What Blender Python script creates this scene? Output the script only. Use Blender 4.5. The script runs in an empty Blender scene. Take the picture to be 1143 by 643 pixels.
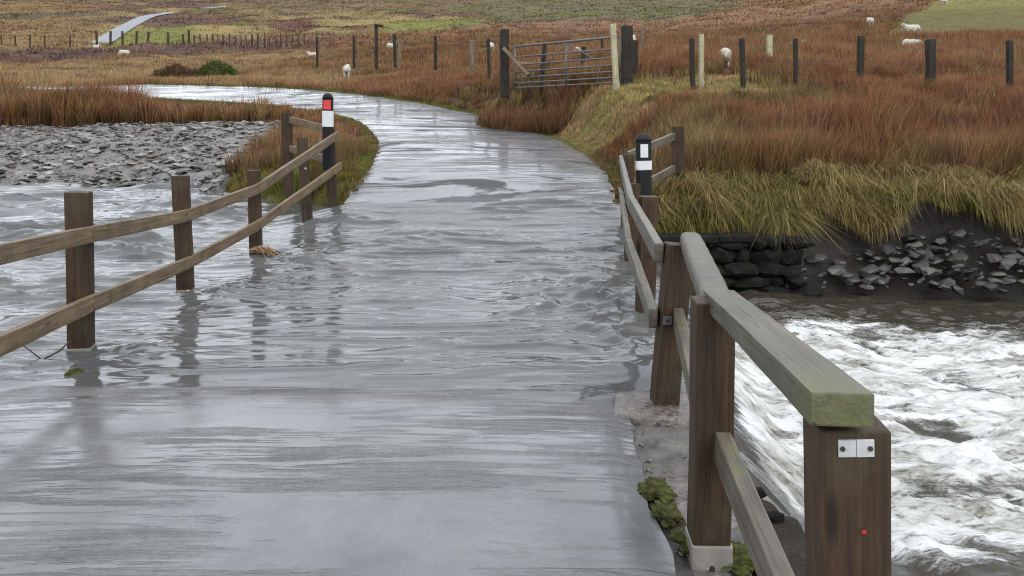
import bpy, bmesh, math, random
import numpy as np
from mathutils import Vector, Matrix
R = math.radians
random.seed(7); rng = np.random.default_rng(11)
scene = bpy.context.scene
COL = scene.collection

# ------------------------------------------------------------------ camera
EYE = 1.65
PITCH = R(6.0)
PPV = 150 + 857 * math.tan(PITCH)          # row of the optical axis; the photo is the lower part of a taller frame
cam_d = bpy.data.cameras.new('camera'); cam = bpy.data.objects.new('camera', cam_d); COL.objects.link(cam)
cam.location = (0, 0, EYE); cam.rotation_euler = (R(90) - PITCH, 0, 0)
cam_d.sensor_width = 36; cam_d.lens = 36 * 857 / 1143; cam_d.shift_y = -(321.5 - PPV) / 1143; cam_d.clip_start = .05; cam_d.clip_end = 3000
scene.camera = cam

# ------------------------------------------------------------------ sky, sun, exposure (rainy overcast)
SUN_EL, SUN_ROT = 48, 150
world = bpy.data.worlds.new('World'); scene.world = world; world.use_nodes = True
nt = world.node_tree; nt.nodes.clear()
sky = nt.nodes.new('ShaderNodeTexSky'); sky.sky_type = 'NISHITA'; sky.sun_disc = False
sky.sun_elevation = R(SUN_EL); sky.sun_rotation = R(SUN_ROT); sky.air_density = 1.0; sky.dust_density = 6; sky.ozone_density = 1
hs = nt.nodes.new('ShaderNodeHueSaturation'); hs.inputs['Saturation'].default_value = .12
mx = nt.nodes.new('ShaderNodeMix'); mx.data_type = 'RGBA'; mx.inputs['Factor'].default_value = .85
mx.inputs['B'].default_value = (11.0, 11.7, 12.7, 1)
bg = nt.nodes.new('ShaderNodeBackground'); bg.inputs['Strength'].default_value = .10
wo = nt.nodes.new('ShaderNodeOutputWorld')
nt.links.new(sky.outputs[0], hs.inputs['Color']); nt.links.new(hs.outputs[0], mx.inputs['A'])
tcw = nt.nodes.new('ShaderNodeTexCoord'); cl = nt.nodes.new('ShaderNodeTexNoise'); cl.inputs['Scale'].default_value = 2.6; cl.inputs['Detail'].default_value = 7; cl.inputs['Roughness'].default_value = .58; cl.inputs['Distortion'].default_value = .6
mpw = nt.nodes.new('ShaderNodeMapping'); mpw.inputs['Scale'].default_value = (1, 1, 2.6); mpw.inputs['Location'].default_value = (3.1, 1.7, .4)
nt.links.new(tcw.outputs['Generated'], mpw.inputs['Vector']); nt.links.new(mpw.outputs[0], cl.inputs['Vector'])
mr = nt.nodes.new('ShaderNodeMapRange'); mr.inputs['From Min'].default_value = .34; mr.inputs['From Max'].default_value = .66; mr.inputs['To Min'].default_value = .66; mr.inputs['To Max'].default_value = 1.36
nt.links.new(cl.outputs['Fac'], mr.inputs['Value'])
cm = nt.nodes.new('ShaderNodeVectorMath'); cm.operation = 'SCALE'; nt.links.new(mx.outputs['Result'], cm.inputs[0]); nt.links.new(mr.outputs[0], cm.inputs['Scale'])
nt.links.new(cm.outputs[0], bg.inputs['Color']); nt.links.new(bg.outputs[0], wo.inputs['Surface'])
sun_d = bpy.data.lights.new('sun', 'SUN'); sun_d.energy = .6; sun_d.angle = R(35); sun_d.color = (1, .97, .93)
sun = bpy.data.objects.new('sun', sun_d); COL.objects.link(sun)
_az = R(SUN_ROT); sun_dir = Vector((math.sin(_az) * math.cos(R(SUN_EL)), math.cos(_az) * math.cos(R(SUN_EL)), math.sin(R(SUN_EL))))
sun.rotation_euler = sun_dir.to_track_quat('Z', 'Y').to_euler(); sun.location = (0, -5, 40)
vs = scene.view_settings
vs.view_transform = 'Standard'; vs.look = 'None'; vs.gamma = 1; vs.exposure = 0.78; vs.use_curve_mapping = False
scene.cycles.use_denoising = True; scene.cycles.filter_width = 1.1; scene.cycles.max_bounces = 5; scene.cycles.diffuse_bounces = 3
scene.cycles.glossy_bounces = 3; scene.cycles.caustics_reflective = False; scene.cycles.caustics_refractive = False

# ------------------------------------------------------------------ helpers
def W(u, v, y):
    """surveyed point: sight line through photo pixel (u, v) at y metres ahead"""
    cx = (u - 571.5) / 857; cy = (PPV - v) / 857
    dy = math.cos(PITCH) + cy * math.sin(PITCH); dz = -math.sin(PITCH) + cy * math.cos(PITCH)
    t = y / dy
    return Vector((cx * t, y, EYE + dz * t))

def hash2(ix, iy, seed):
    h = (ix.astype(np.int64) * 374761393 + iy.astype(np.int64) * 668265263 + seed * 1442695041) & 0xFFFFFFFF
    h = ((h ^ (h >> 13)) * 1274126177) & 0xFFFFFFFF
    return ((h ^ (h >> 16)) & 0xFFFF) / 65535.0
def vnoise(x, y, seed=0):
    x = np.asarray(x, float); y = np.asarray(y, float)
    ix = np.floor(x); iy = np.floor(y); fx = x - ix; fy = y - iy
    fx = fx * fx * fx * (fx * (fx * 6 - 15) + 10); fy = fy * fy * fy * (fy * (fy * 6 - 15) + 10)
    a = hash2(ix, iy, seed); b = hash2(ix + 1, iy, seed); c = hash2(ix, iy + 1, seed); d = hash2(ix + 1, iy + 1, seed)
    return (a + (b - a) * fx) * (1 - fy) + (c + (d - c) * fx) * fy
def fbm(x, y, seed=0, octv=4, lac=2.03, gain=.5):
    x = np.asarray(x, float); y = np.asarray(y, float)
    s = 0; a = 1; n = 0
    for k in range(octv):
        s = s + a * vnoise(x, y, seed + 17 * k); n += a
        x, y = (x * .82 - y * .57) * lac + 11.3, (x * .57 + y * .82) * lac + 4.7; a *= gain
    return s / n
def sstep(a, b, x):
    t = np.clip((np.asarray(x, float) - a) / (b - a), 0, 1); return t * t * (3 - 2 * t)
def lerp(a, b, t): return a + (b - a) * t

def tag(o, label=None, cat=None, group=None, kind=None):
    if label: o['label'] = label
    if cat: o['category'] = cat
    if group: o['group'] = group
    if kind: o['kind'] = kind
    return o
def empty(name, loc):
    o = bpy.data.objects.new(name, None); COL.objects.link(o); o.location = loc; o.empty_display_size = .1
    return o
def world_of(o): return o.matrix_basis.copy() if o.parent is None else world_of(o.parent) @ o.matrix_basis
def link(name, me, mat, parent=None, M=None):
    o = bpy.data.objects.new(name, me); COL.objects.link(o)
    if mat and not me.materials: me.materials.append(mat)
    if M is not None: o.matrix_basis = M
    if parent is not None:
        o.parent = parent
        if M is not None: o.matrix_basis = world_of(parent).inverted() @ M
    return o
def bm_mesh(name, bm, smooth=False):
    me = bpy.data.meshes.new(name); bm.to_mesh(me); bm.free()
    if smooth: me.polygons.foreach_set('use_smooth', np.ones(len(me.polygons), bool))
    return me
def np_mesh(name, V, F, smooth=False, cols=None):
    """V (n,3); F (m,k) all of one size"""
    me = bpy.data.meshes.new(name); V = np.asarray(V, np.float32); F = np.asarray(F, np.int32); m, k = F.shape
    me.vertices.add(len(V)); me.vertices.foreach_set('co', V.ravel())
    me.loops.add(m * k); me.loops.foreach_set('vertex_index', F.ravel())
    me.polygons.add(m); me.polygons.foreach_set('loop_start', np.arange(m, dtype=np.int32) * k)
    me.polygons.foreach_set('loop_total', np.full(m, k, np.int32))
    if smooth: me.polygons.foreach_set('use_smooth', np.ones(m, bool))
    me.update(calc_edges=True)
    if cols is not None:
        for nm, c in cols.items():
            c = np.asarray(c, np.float32)
            if c.ndim == 1:
                at = me.attributes.new(nm, 'FLOAT', 'POINT'); at.data.foreach_set('value', c)
            else:
                at = me.attributes.new(nm, 'FLOAT_COLOR', 'POINT')
                at.data.foreach_set('color', np.concatenate([c, np.ones((len(c), 1), np.float32)], 1).ravel())
    return me
def grid_faces(nr, nc):
    i = np.arange(nr - 1)[:, None] * nc + np.arange(nc - 1)[None, :]
    return np.stack([i, i + 1, i + nc + 1, i + nc], -1).reshape(-1, 4)

def frame(p0, p1, face):
    """local X along p0->p1, local Z close to `face`"""
    p0 = Vector(p0); p1 = Vector(p1); x = (p1 - p0).normalized(); z = Vector(face); z = (z - x * z.dot(x)).normalized(); y = z.cross(x)
    M = Matrix((x, y, z)).transposed().to_4x4(); M.translation = p0
    return M, (p1 - p0).length
def beam(name, p0, p1, w, h, mat, parent, face=(0, 0, 1), bev=.008, segs=2, taper=1.0, wob=.0):
    """timber from p0 to p1, width w (local y), depth h (local z), real bevelled edges"""
    M, L = frame(p0, p1, face)
    bm = bmesh.new(); n = max(1, int(L / .25))
    rings = []
    for i in range(n + 1):
        t = i / n; k = lerp(1, taper, t); r = random.Random(hash((name, round(L, 3), i)) & 0xffff)
        oy, oz = r.uniform(-wob, wob), r.uniform(-wob, wob)
        rings.append([bm.verts.new((t * L, sy * w / 2 * k + oy, sz * h / 2 * k + oz)) for sy, sz in ((-1, -1), (1, -1), (1, 1), (-1, 1))])
    for a, b in zip(rings, rings[1:]):
        for q in range(4): bm.faces.new((a[q], a[(q + 1) % 4], b[(q + 1) % 4], b[q]))
    bm.faces.new(rings[0][::-1]); bm.faces.new(rings[-1])
    bmesh.ops.recalc_face_normals(bm, faces=bm.faces)
    if bev:
        ed = [e for e in bm.edges if len(e.link_faces) == 2 and e.calc_face_angle() > .8]
        bmesh.ops.bevel(bm, geom=ed, offset=bev, segments=segs, profile=.6, affect='EDGES')
    return link(name, bm_mesh(name, bm), mat, parent, M)
def sweep(name, pts, prof, mat, parent=None, up=(0, 0, 1), smooth=True, cap=True, scale=None):
    """profile polygon (side, up) swept along pts, coordinates local to pts[0]"""
    P = [Vector(p) for p in pts]; o0 = P[0].copy(); bm = bmesh.new(); rings = []
    for i, p in enumerate(P):
        d = (P[min(i + 1, len(P) - 1)] - P[max(i - 1, 0)]).normalized(); u = Vector(up); u = (u - d * u.dot(d)).normalized(); s = d.cross(u)
        k = scale[i] if scale else 1
        rings.append([bm.verts.new(p - o0 + s * a * k + u * b * k) for a, b in prof])
    n = len(prof)
    for a, b in zip(rings, rings[1:]):
        for q in range(n): bm.faces.new((a[q], a[(q + 1) % n], b[(q + 1) % n], b[q]))
    if cap: bm.faces.new(rings[0][::-1]); bm.faces.new(rings[-1])
    bmesh.ops.recalc_face_normals(bm, faces=bm.faces)
    me = bm_mesh(name, bm, smooth)
    return link(name, me, mat, parent, Matrix.Translation(o0))
def circ(r, n=8): return [(r * math.cos(2 * math.pi * i / n), r * math.sin(2 * math.pi * i / n)) for i in range(n)]
def rrect(w, h, r, n=4):
    out = []
    for cx, cy, a0 in ((w / 2 - r, h / 2 - r, 0), (-w / 2 + r, h / 2 - r, 90), (-w / 2 + r, -h / 2 + r, 180), (w / 2 - r, -h / 2 + r, 270)):
        for i in range(n + 1):
            a = R(a0 + 90 * i / n); out.append((cx + r * math.cos(a), cy + r * math.sin(a)))
    return out

# ------------------------------------------------------------------ materials
def newmat(name):
    m = bpy.data.materials.new(name); m.use_nodes = True; n = m.node_tree.nodes; n.clear()
    out = n.new('ShaderNodeOutputMaterial'); b = n.new('ShaderNodeBsdfPrincipled'); m.node_tree.links.new(b.outputs[0], out.inputs['Surface'])
    return m, m.node_tree, b
class NB:
    """tiny node builder"""
    def __init__(s, t): s.t = t
    def n(s, kind, **kw):
        nd = s.t.nodes.new(kind)
        for k, v in kw.items(): setattr(nd, k, v)
        return nd
    def l(s, a, b): s.t.links.new(a, b)
    def coord(s, scale=(1, 1, 1), out='Object', rot=0):
        c = s.n('ShaderNodeTexCoord'); m = s.n('ShaderNodeMapping'); m.inputs['Scale'].default_value = scale; m.inputs['Rotation'].default_value = (0, 0, rot); s.l(c.outputs[out], m.inputs['Vector']); return m.outputs[0]
    def noise(s, vec, scale, detail=4, rough=.55, dist=0):
        t = s.n('ShaderNodeTexNoise'); t.inputs['Scale'].default_value = scale; t.inputs['Detail'].default_value = detail
        t.inputs['Roughness'].default_value = rough; t.inputs['Distortion'].default_value = dist; s.l(vec, t.inputs['Vector']); return t.outputs['Fac']
    def ramp(s, fac, stops):
        r = s.n('ShaderNodeValToRGB'); e = r.color_ramp.elements
        while len(e) < len(stops): e.new(.5)
        for el, (p, c) in zip(e, stops): el.position = p; el.color = (*c, 1) if len(c) == 3 else c
        s.l(fac, r.inputs[0]); return r.outputs[0]
    def val(s, fac, a, b, lo=0, hi=1):
        r = s.n('ShaderNodeMapRange'); r.inputs['From Min'].default_value = lo; r.inputs['From Max'].default_value = hi
        r.inputs['To Min'].default_value = a; r.inputs['To Max'].default_value = b; s.l(fac, r.inputs['Value']); return r.outputs[0]
    def math(s, op, a, b):
        m = s.n('ShaderNodeMath', operation=op)
        for i, x in enumerate((a, b)):
            if isinstance(x, (int, float)): m.inputs[i].default_value = x
            else: s.l(x, m.inputs[i])
        return m.outputs[0]
    def mix(s, f, a, b, mode='MIX'):
        m = s.n('ShaderNodeMix', data_type='RGBA', blend_type=mode)
        for k, x in (('Factor', f), ('A', a), ('B', b)):
            if isinstance(x, (int, float)): m.inputs[k].default_value = x
            elif isinstance(x, tuple): m.inputs[k].default_value = (*x, 1)
            else: s.l(x, m.inputs[k])
        return m.outputs['Result']
    def bump(s, h, strength, dist, normal=None):
        b = s.n('ShaderNodeBump'); b.inputs['Strength'].default_value = strength; b.inputs['Distance'].default_value = dist
        s.l(h, b.inputs['Height'])
        if normal is not None: s.l(normal, b.inputs['Normal'])
        return b.outputs[0]
    def attr(s, name, out='Color'): a = s.n('ShaderNodeAttribute', attribute_name=name); return a.outputs[out]

def wood(name, c0, c1, algae=0.0, rough=.6, dark=.5, moss_from=None):
    m, t, b = newmat(name); k = NB(t)
    info = k.n('ShaderNodeObjectInfo')
    tc = k.n('ShaderNodeTexCoord'); mp = k.n('ShaderNodeMapping'); mp.inputs['Scale'].default_value = (1.2, 22, 22); k.l(tc.outputs['Object'], mp.inputs['Vector'])
    off = k.n('ShaderNodeCombineXYZ'); k.l(k.math('MULTIPLY', info.outputs['Random'], 37.0), off.inputs[0]); k.l(off.outputs[0], mp.inputs['Location'])
    g = k.noise(mp.outputs[0], 1.4, 6, .65, .4)
    mp3 = k.n('ShaderNodeMapping'); mp3.inputs['Scale'].default_value = (1.1, 46, 46); k.l(tc.outputs['Object'], mp3.inputs['Vector']); k.l(off.outputs[0], mp3.inputs['Location'])
    crack = k.val(k.noise(mp3.outputs[0], 1.0, 2, .5, .15), 0, 1, .68, .73)
    p = k.noise(tc.outputs['Object'], 3.0, 4, .6)
    mp2 = k.n('ShaderNodeMapping'); mp2.inputs['Scale'].default_value = (3, 95, 95); k.l(tc.outputs['Object'], mp2.inputs['Vector']); k.l(off.outputs[0], mp2.inputs['Location'])
    g2 = k.noise(mp2.outputs[0], 1.0, 4, .6, .2)
    col = k.ramp(g, [(.30, c0), (.68, c1)])
    col = k.mix(k.val(g2, 0, .75, .5, .72), col, tuple(x * .5 for x in c0))
    col = k.mix(k.val(p, 0, dark, .45, .75), col, tuple(x * .45 for x in c0))
    p2 = k.noise(tc.outputs['Object'], 5.5, 6, .7, .5)
    col = k.mix(k.val(p2, 0, .5, .52, .70), col, (.052, .050, .026))
    kn = k.n('ShaderNodeTexVoronoi'); mp4 = k.n('ShaderNodeMapping'); mp4.inputs['Scale'].default_value = (2.2, 9, 9); k.l(tc.outputs['Object'], mp4.inputs['Vector']); k.l(off.outputs[0], mp4.inputs['Location']); k.l(mp4.outputs[0], kn.inputs['Vector']); kn.inputs['Scale'].default_value = 1.0
    col = k.mix(k.val(kn.outputs['Distance'], .75, 0, .07, .16), col, tuple(x * .3 for x in c0))
    col = k.mix(k.math('MULTIPLY', crack, .85), col, tuple(x * .25 for x in c0))
    b.inputs['Specular IOR Level'].default_value = .28
    if algae:
        geo = k.n('ShaderNodeNewGeometry'); sep = k.n('ShaderNodeSeparateXYZ'); k.l(geo.outputs['Normal'], sep.inputs[0])
        n2 = k.noise(tc.outputs['Object'], 9, 5, .7)
        f = k.math('MULTIPLY', k.val(sep.outputs[2], .15, 1, -.2, .7), k.val(n2, 0, 1, .62 - algae * .35, .82 - algae * .25))
        if moss_from is not None:
            sx = k.n('ShaderNodeSeparateXYZ'); k.l(tc.outputs['Object'], sx.inputs[0])
            mf = k.math('MULTIPLY', k.val(k.math('ADD', sx.outputs[0], k.math('MULTIPLY', n2, .5)), .15, 1, moss_from, moss_from + .45), k.val(n2, .35, 1, .35, .55))
            fcl = k.n('ShaderNodeClamp'); k.l(mf, fcl.inputs[0]); f = k.math('MAXIMUM', k.math('MULTIPLY', f, .4), fcl.outputs[0])
        col = k.mix(k.math('MULTIPLY', f, .9), col, (.085, .095, .022))
    k.l(col, b.inputs['Base Color']); k.l(k.val(g, rough - .12, rough + .12), b.inputs['Roughness'])
    k.l(k.bump(k.math('SUBTRACT', 1.0, crack), .6, .004, k.bump(g2, .5, .003, k.bump(g, .6, .007))), b.inputs['Normal'])
    return m
def plain(name, col, rough=.5, metal=0, noise=.25, nscale=14, bump=.2, spec=.5):
    m, t, b = newmat(name); k = NB(t); c = k.coord()
    n = k.noise(c, nscale, 5, .6)
    k.l(k.mix(k.val(n, 0, 1, .3, .7), tuple(x * (1 - noise) for x in col), tuple(min(1, x * (1 + noise)) for x in col)), b.inputs['Base Color'])
    b.inputs['Roughness'].default_value = rough; b.inputs['Metallic'].default_value = metal; b.inputs['Specular IOR Level'].default_value = spec
    if bump: k.l(k.bump(n, bump, .01), b.inputs['Normal'])
    return m
def grass_mat(name, spec=.15):
    m, t, b = newmat(name); k = NB(t)
    k.l(k.attr('col'), b.inputs['Base Color']); b.inputs['Roughness'].default_value = .75; b.inputs['Specular IOR Level'].default_value = spec
    tr = k.n('ShaderNodeBsdfTranslucent'); k.l(k.attr('col'), tr.inputs[0])
    ms = k.n('ShaderNodeMixShader'); ms.inputs[0].default_value = .3
    out = [n for n in t.nodes if n.type == 'OUTPUT_MATERIAL'][0]
    k.l(b.outputs[0], ms.inputs[1]); k.l(tr.outputs[0], ms.inputs[2]); k.l(ms.outputs[0], out.inputs['Surface'])
    return m

M_POST = wood('weathered_post_wood', (.022, .012, .006), (.066, .038, .018), rough=.66)
M_POST_OLD = wood('old_fence_post_wood', (.010, .008, .006), (.040, .031, .023), rough=.85)
M_RAIL = wood('weathered_rail_wood', (.085, .056, .033), (.21, .150, .095), algae=.25, rough=.6)
M_RAIL_R = wood('wet_rail_wood', (.065, .052, .039), (.145, .120, .092), algae=.35, rough=.42)
M_CAP = wood('mossy_cap_wood', (.050, .043, .034), (.125, .110, .088), algae=.35, rough=.45)
M_PLANK = wood('mossy_plank_wood', (.052, .045, .035), (.120, .105, .083), algae=.4, rough=.42, moss_from=1.5)
M_PALE = wood('new_stake_wood', (.28, .25, .15), (.42, .38, .25), rough=.7, dark=.15)
M_STEEL = plain('galvanised_steel', (.115, .115, .115), .55, .4, .45, 30, .15)
M_BOLT = plain('rusty_bolt', (.05, .035, .028), .5, .6)
M_PLATE = plain('zinc_plate', (.42, .42, .41), .45, .2, .12, 40, .1)
M_BLACK = plain('black_plastic', (.006, .006, .0065), .55, 0, .3, 14, .2, .25)
M_WHITE = plain('white_reflective_film', (.52, .52, .52), .45, 0, .06)
M_RED = plain('red_reflector', (.50, .018, .02), .25, 0, .1)
M_REDPAINT = plain('red_paint_dot', (.30, .012, .014), .7, 0, .5, 120)
M_CONC = plain('wet_concrete', (.17, .155, .135), .38, 0, .35, 9, .5)
M_BRICKPAD = plain('reddish_concrete', (.105, .085, .074), .3, 0, .6, 30, .9)
M_DARKSTONE = plain('wet_dark_stone', (.0085, .008, .007), .8, 0, .7, 9, 1.0, .15)
M_DECK = plain('stained_wet_concrete', (.115, .108, .100), .28, 0, .5, 7, .8)
M_WIRE = plain('fence_wire', (.12, .11, .10), .5, .6)
M_MOSS = plain('moss', (.042, .044, .013), .95, 0, .8, 30, .8, .1)
M_STRAW = plain('wet_straw', (.26, .16, .08), .6, 0, .4, 30, .3)
M_TWIG = plain('twig_bark', (.035, .025, .02), .6)
M_WOOL = plain('sheep_wool', (.44, .41, .35), .95, 0, .12, 30, .5, .05)
M_GRASS = grass_mat('grass_blades')

# ------------------------------------------------------------------ the lie of the land
ROADC = [(-1.15, -8, .06), (-1.15, 0, .06), (-1.15, 3.2, .055), (-1.1, 4.4, .045), (-1.05, 5.0, -.02), (-1.0, 6.5, -.13), (-.95, 8.0, -.11), (-.8, 9.0, -.03),
         (-.68, 10, .075), (-.58, 11, .25), (-.5, 12.3, .58), (-.47, 14, .95), (-.75, 17, 1.33), (-1.35, 20, 1.66), (-2.6, 23.5, 2.12),
         (-4.6, 27, 2.55), (-7.3, 30.8, 2.98), (-11, 34.6, 3.4), (-16, 37.8, 3.75), (-23, 40.2, 4.05), (-32, 41.5, 4.2), (-48, 42, 4.3), (-70, 41, 4.4)]
def catmull(P, step=.25):
    P = np.array(P, float); Q = np.vstack([2 * P[0] - P[1], P, 2 * P[-1] - P[-2]]); out = []
    for i in range(1, len(Q) - 2):
        a, b, c, d = Q[i - 1], Q[i], Q[i + 1], Q[i + 2]; n = max(2, int(np.linalg.norm(c - b) / step))
        for t in np.arange(n) / n:
            out.append(.5 * (2 * b + (c - a) * t + (2 * a - 5 * b + 4 * c - d) * t * t + (3 * b - 3 * c + d - a) * t ** 3))
    out.append(P[-1]); return np.array(out)
RC = catmull(ROADC)
RHW = 2.22
def bank_slope(y, x): return np.interp(y, [-10, 22, 33, 36, 60], [0, 0, .13, .17, .17]) * np.interp(x, [-27, -20], [0, 1])
RT = np.gradient(RC[:, :2], axis=0); RT /= np.linalg.norm(RT, axis=1)[:, None]
def road_dist(x, y):
    """distance to the road's centre line and the road height there"""
    x = np.asarray(x, float).ravel(); y = np.asarray(y, float).ravel(); D = np.full(x.shape, 1e9); Z = np.zeros(x.shape)
    C = RC[::2]; N2 = np.stack([RT[:, 1], -RT[:, 0]], 1)[::2]; S = np.zeros(x.shape)
    for s in range(0, len(x), 20000):
        e = slice(s, s + 20000)
        d2 = (x[e, None] - C[None, :, 0]) ** 2 + (y[e, None] - C[None, :, 1]) ** 2; j = d2.argmin(1)
        D[e] = np.sqrt(d2[np.arange(len(j)), j]); Z[e] = C[j, 2]
        S[e] = (x[e] - C[j, 0]) * N2[j, 0] + (y[e] - C[j, 1]) * N2[j, 1]; Z[e] += bank_slope(C[j, 1], C[j, 0]) * np.clip(S[e], -RHW - .6, RHW + .6)
    return D, Z
# surveyed ground points: (column, row, metres ahead)
CTRL = []
for col, prof in {
    -350: [(150, 24), (112, 34), (92, 45), (72, 62), (52, 90), (40, 120), (12, 170), (-3, 230), (-3, 320)],
    0: [(213, 16.9), (146, 25), (116, 33), (96, 44), (80, 60), (63, 88), (50, 115), (22, 170), (0, 240), (-3, 330)],
    110: [(213, 16.9), (142, 25.5), (118, 33), (98, 43), (82, 60), (64, 88), (47, 122), (28, 155), (8, 230), (-3, 330)],
    140: [(212, 17), (143, 25.5), (99, 42), (83, 60), (64, 88), (46, 122), (33, 145), (16, 185), (2, 270), (-3, 360)],
    230: [(210, 16.2), (150, 24), (99, 41), (85, 56), (66, 84), (47, 120), (14, 190), (2, 270), (-3, 360)],
    330: [(206, 14), (172, 18), (136, 26), (104, 38), (92, 50), (72, 72), (49, 110), (26, 165), (6, 250), (-3, 350)],
    430: [(152, 20), (116, 30), (103, 37), (94, 46), (74, 64), (56, 88), (38, 125), (18, 190), (4, 260), (-3, 340)],
    520: [(176, 15.7), (136, 23), (112, 27), (96, 34), (80, 46), (62, 64), (44, 95), (26, 150), (8, 230), (-3, 330)],
    590: [(110, 21.5), (98, 24), (86, 31), (68, 48), (50, 72), (34, 115), (16, 200), (-3, 330)],
    650: [(186, 14), (140, 17), (101, 20), (92, 23), (78, 32), (62, 47), (46, 72), (34, 115), (12, 220), (-3, 330)],
    720: [(208, 12.4), (172, 14.2), (128, 16.6), (97, 19.5), (76, 30), (60, 45), (44, 72), (33, 110), (10, 220), (-3, 320)],
    830: [(203, 12.3), (156, 14.3), (104, 17.2), (78, 27), (60, 40), (42, 66), (28, 100), (8, 200), (-3, 290)],
    950: [(212, 12.3), (162, 14), (108, 16.8), (78, 26), (56, 40), (36, 64), (12, 100), (-8, 150), (-3, 250)],
    1060: [(213, 12.3), (166, 13.8), (116, 16.2), (80, 25), (50, 40), (28, 62), (0, 100), (-3, 150), (-3, 250)],
    1180: [(213, 12.3), (168, 13.7), (118, 16), (80, 24), (46, 40), (20, 62), (-8, 100), (-3, 150), (-3, 250)],
    1550: [(205, 12.3), (165, 13.7), (118, 16), (80, 24), (46, 40), (22, 62), (0, 100), (-3, 150), (-3, 250)]}.items():
    for row, dist in prof:
        w = W(col, row, dist); CTRL.append((w.x, w.y, w.z))
CTRL = np.array(CTRL)
def _pol(x, y): return np.clip(np.arctan2(x, np.maximum(y, .01)), -.85, .85) * 2.6, np.log(np.clip(np.hypot(x, y), 11.5, 430))
_ca, _cl = _pol(CTRL[:, 0], CTRL[:, 1]); _ce = (CTRL[:, 2] - EYE) / np.hypot(CTRL[:, 0], CTRL[:, 1])
_n = len(_ca); _K = np.hypot(_ca[:, None] - _ca, _cl[:, None] - _cl)
_A = np.zeros((_n + 3, _n + 3)); _A[:_n, :_n] = _K + np.eye(_n) * -.015; _A[:_n, _n:] = np.stack([np.ones(_n), _ca, _cl], 1); _A[_n:, :_n] = _A[:_n, _n:].T
_sol = np.linalg.solve(_A, np.concatenate([_ce, np.zeros(3)]))
def land(x, y):
    a, l = _pol(x, y); out = np.empty(a.shape)
    for s in range(0, len(a), 20000):
        e = slice(s, s + 20000)
        out[e] = np.hypot(a[e, None] - _ca, l[e, None] - _cl) @ _sol[:_n] + _sol[_n] + _sol[_n + 1] * a[e] + _sol[_n + 2] * l[e]
    return EYE + out * np.minimum(np.hypot(x, y), 430)
HILLROAD_ = np.vstack([catmull([tuple(W(*q)) for q in seg], 1.0) for seg in
    ([(104, 50, 119), (115, 45, 126), (129, 36, 141), (146, 25, 160), (164, 18.5, 180), (188, 16, 194)], [(200, 16, 208), (222, 14, 216), (250, 11, 232)])])
HILLROAD = HILLROAD_
HILLROAD[:, 2] = land(HILLROAD[:, 0].copy(), HILLROAD[:, 1].copy())
FARX = [-60, -30, -16, -9, -7, -5.6, -4.6, -3.6, -2.9, -2.4, 1.4, 1.7, 2.4, 5, 12, 40]
FARY = [17, 16.6, 17.0, 17.0, 16.4, 15.0, 13.7, 13.2, 12.4, 11.2, 11.2, 11.2, 11.25, 11.35, 11.0, 10.6]
NEARX = [-60, -8, -4, -3, -2.2, .9, 1.0, 1.15, 1.4, 1.7, 3, 40]
NEARY = [2.0, 3.0, 3.6, 4.1, 4.8, 4.8, 3.95, 3.75, 3.2, 2.7, 2.5, 2.0]
def far_bank(x): return np.interp(x, FARX, FARY) + .12 * (fbm(np.asarray(x) * 1.1, np.zeros_like(x), 5, 3) - .5)
def near_bank(x): return np.interp(x, NEARX, NEARY)
def ground(x, y):
    x = np.asarray(x, float).ravel(); y = np.asarray(y, float).ravel()
    d = np.hypot(x, y)
    z = land(x, y)
    z = z + (fbm(x * .9, y * .9, 3, 3) - .5) * .16 * sstep(12, 16, y) + (fbm(x * .12, y * .12, 9, 3) - .5) * sstep(40, 120, d) * 2.2
    near_z = np.where(x < -2.6, .12, np.where(x > 1.0, -.02, .05))
    z = np.where(y < 8, near_z, z)
    D, RZ = road_dist(x, y)
    k = sstep(RHW + .15, RHW + 1.5, D); onr = (y > 10.2) | (y < 5.2)
    z = np.where(onr & (d < 90), lerp(RZ - .035, z, k), z)
    z = np.where(onr & (D < RHW - .1), RZ - .25, z)
    fr = (d > 95) & (d < 260)
    if fr.any():
        hd = np.full(fr.sum(), 1e9); hz = np.zeros(fr.sum())
        for px, py, pz in HILLROAD:
            q = np.hypot(x[fr] - px, y[fr] - py); m = q < hd; hd[m] = q[m]; hz[m] = pz
        z[fr] = lerp(hz - .25, z[fr], sstep(3.2, 8, hd))
    fb = far_bank(x); nb = near_bank(x)
    bed = np.where(x > 1.2, -1.4, np.where(x < -2.9, -.55, -.5))
    inside = sstep(nb - .5, nb + .15, y) * (1 - sstep(fb - .05, fb + np.where(x > 1.4, 1.0, 1.0), y))
    return lerp(z, bed, inside)
def far_water(x, y):
    """height of the river's surface before ripples"""
    up = np.interp(y, [0, 5.7, 7.5, 9.6, 13, 16.8, 30], [-.02, -.02, .02, .12, .33, .47, .5])
    deck = np.interp(y, [0, 4.6, 6, 8, 9.2, 10, 11, 12, 12.6], [.035, .035, .035, .075, .125, .19, .33, .58, .45]) + .03 * (fbm(np.asarray(x) * .7, np.asarray(y) * 1.6, 205, 3) - .5) * sstep(8.5, 9.5, y)
    k = sstep(-2.2, -4.2, x)
    return lerp(deck, up, k)
EDGEX = lambda y: np.interp(y, [0, 2.9, 4.5, 6.7, 9.4, 11.3, 14], [.80, .92, 1.10, 1.40, 1.68, 1.85, 2.1])   # downstream edge of the deck

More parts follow.
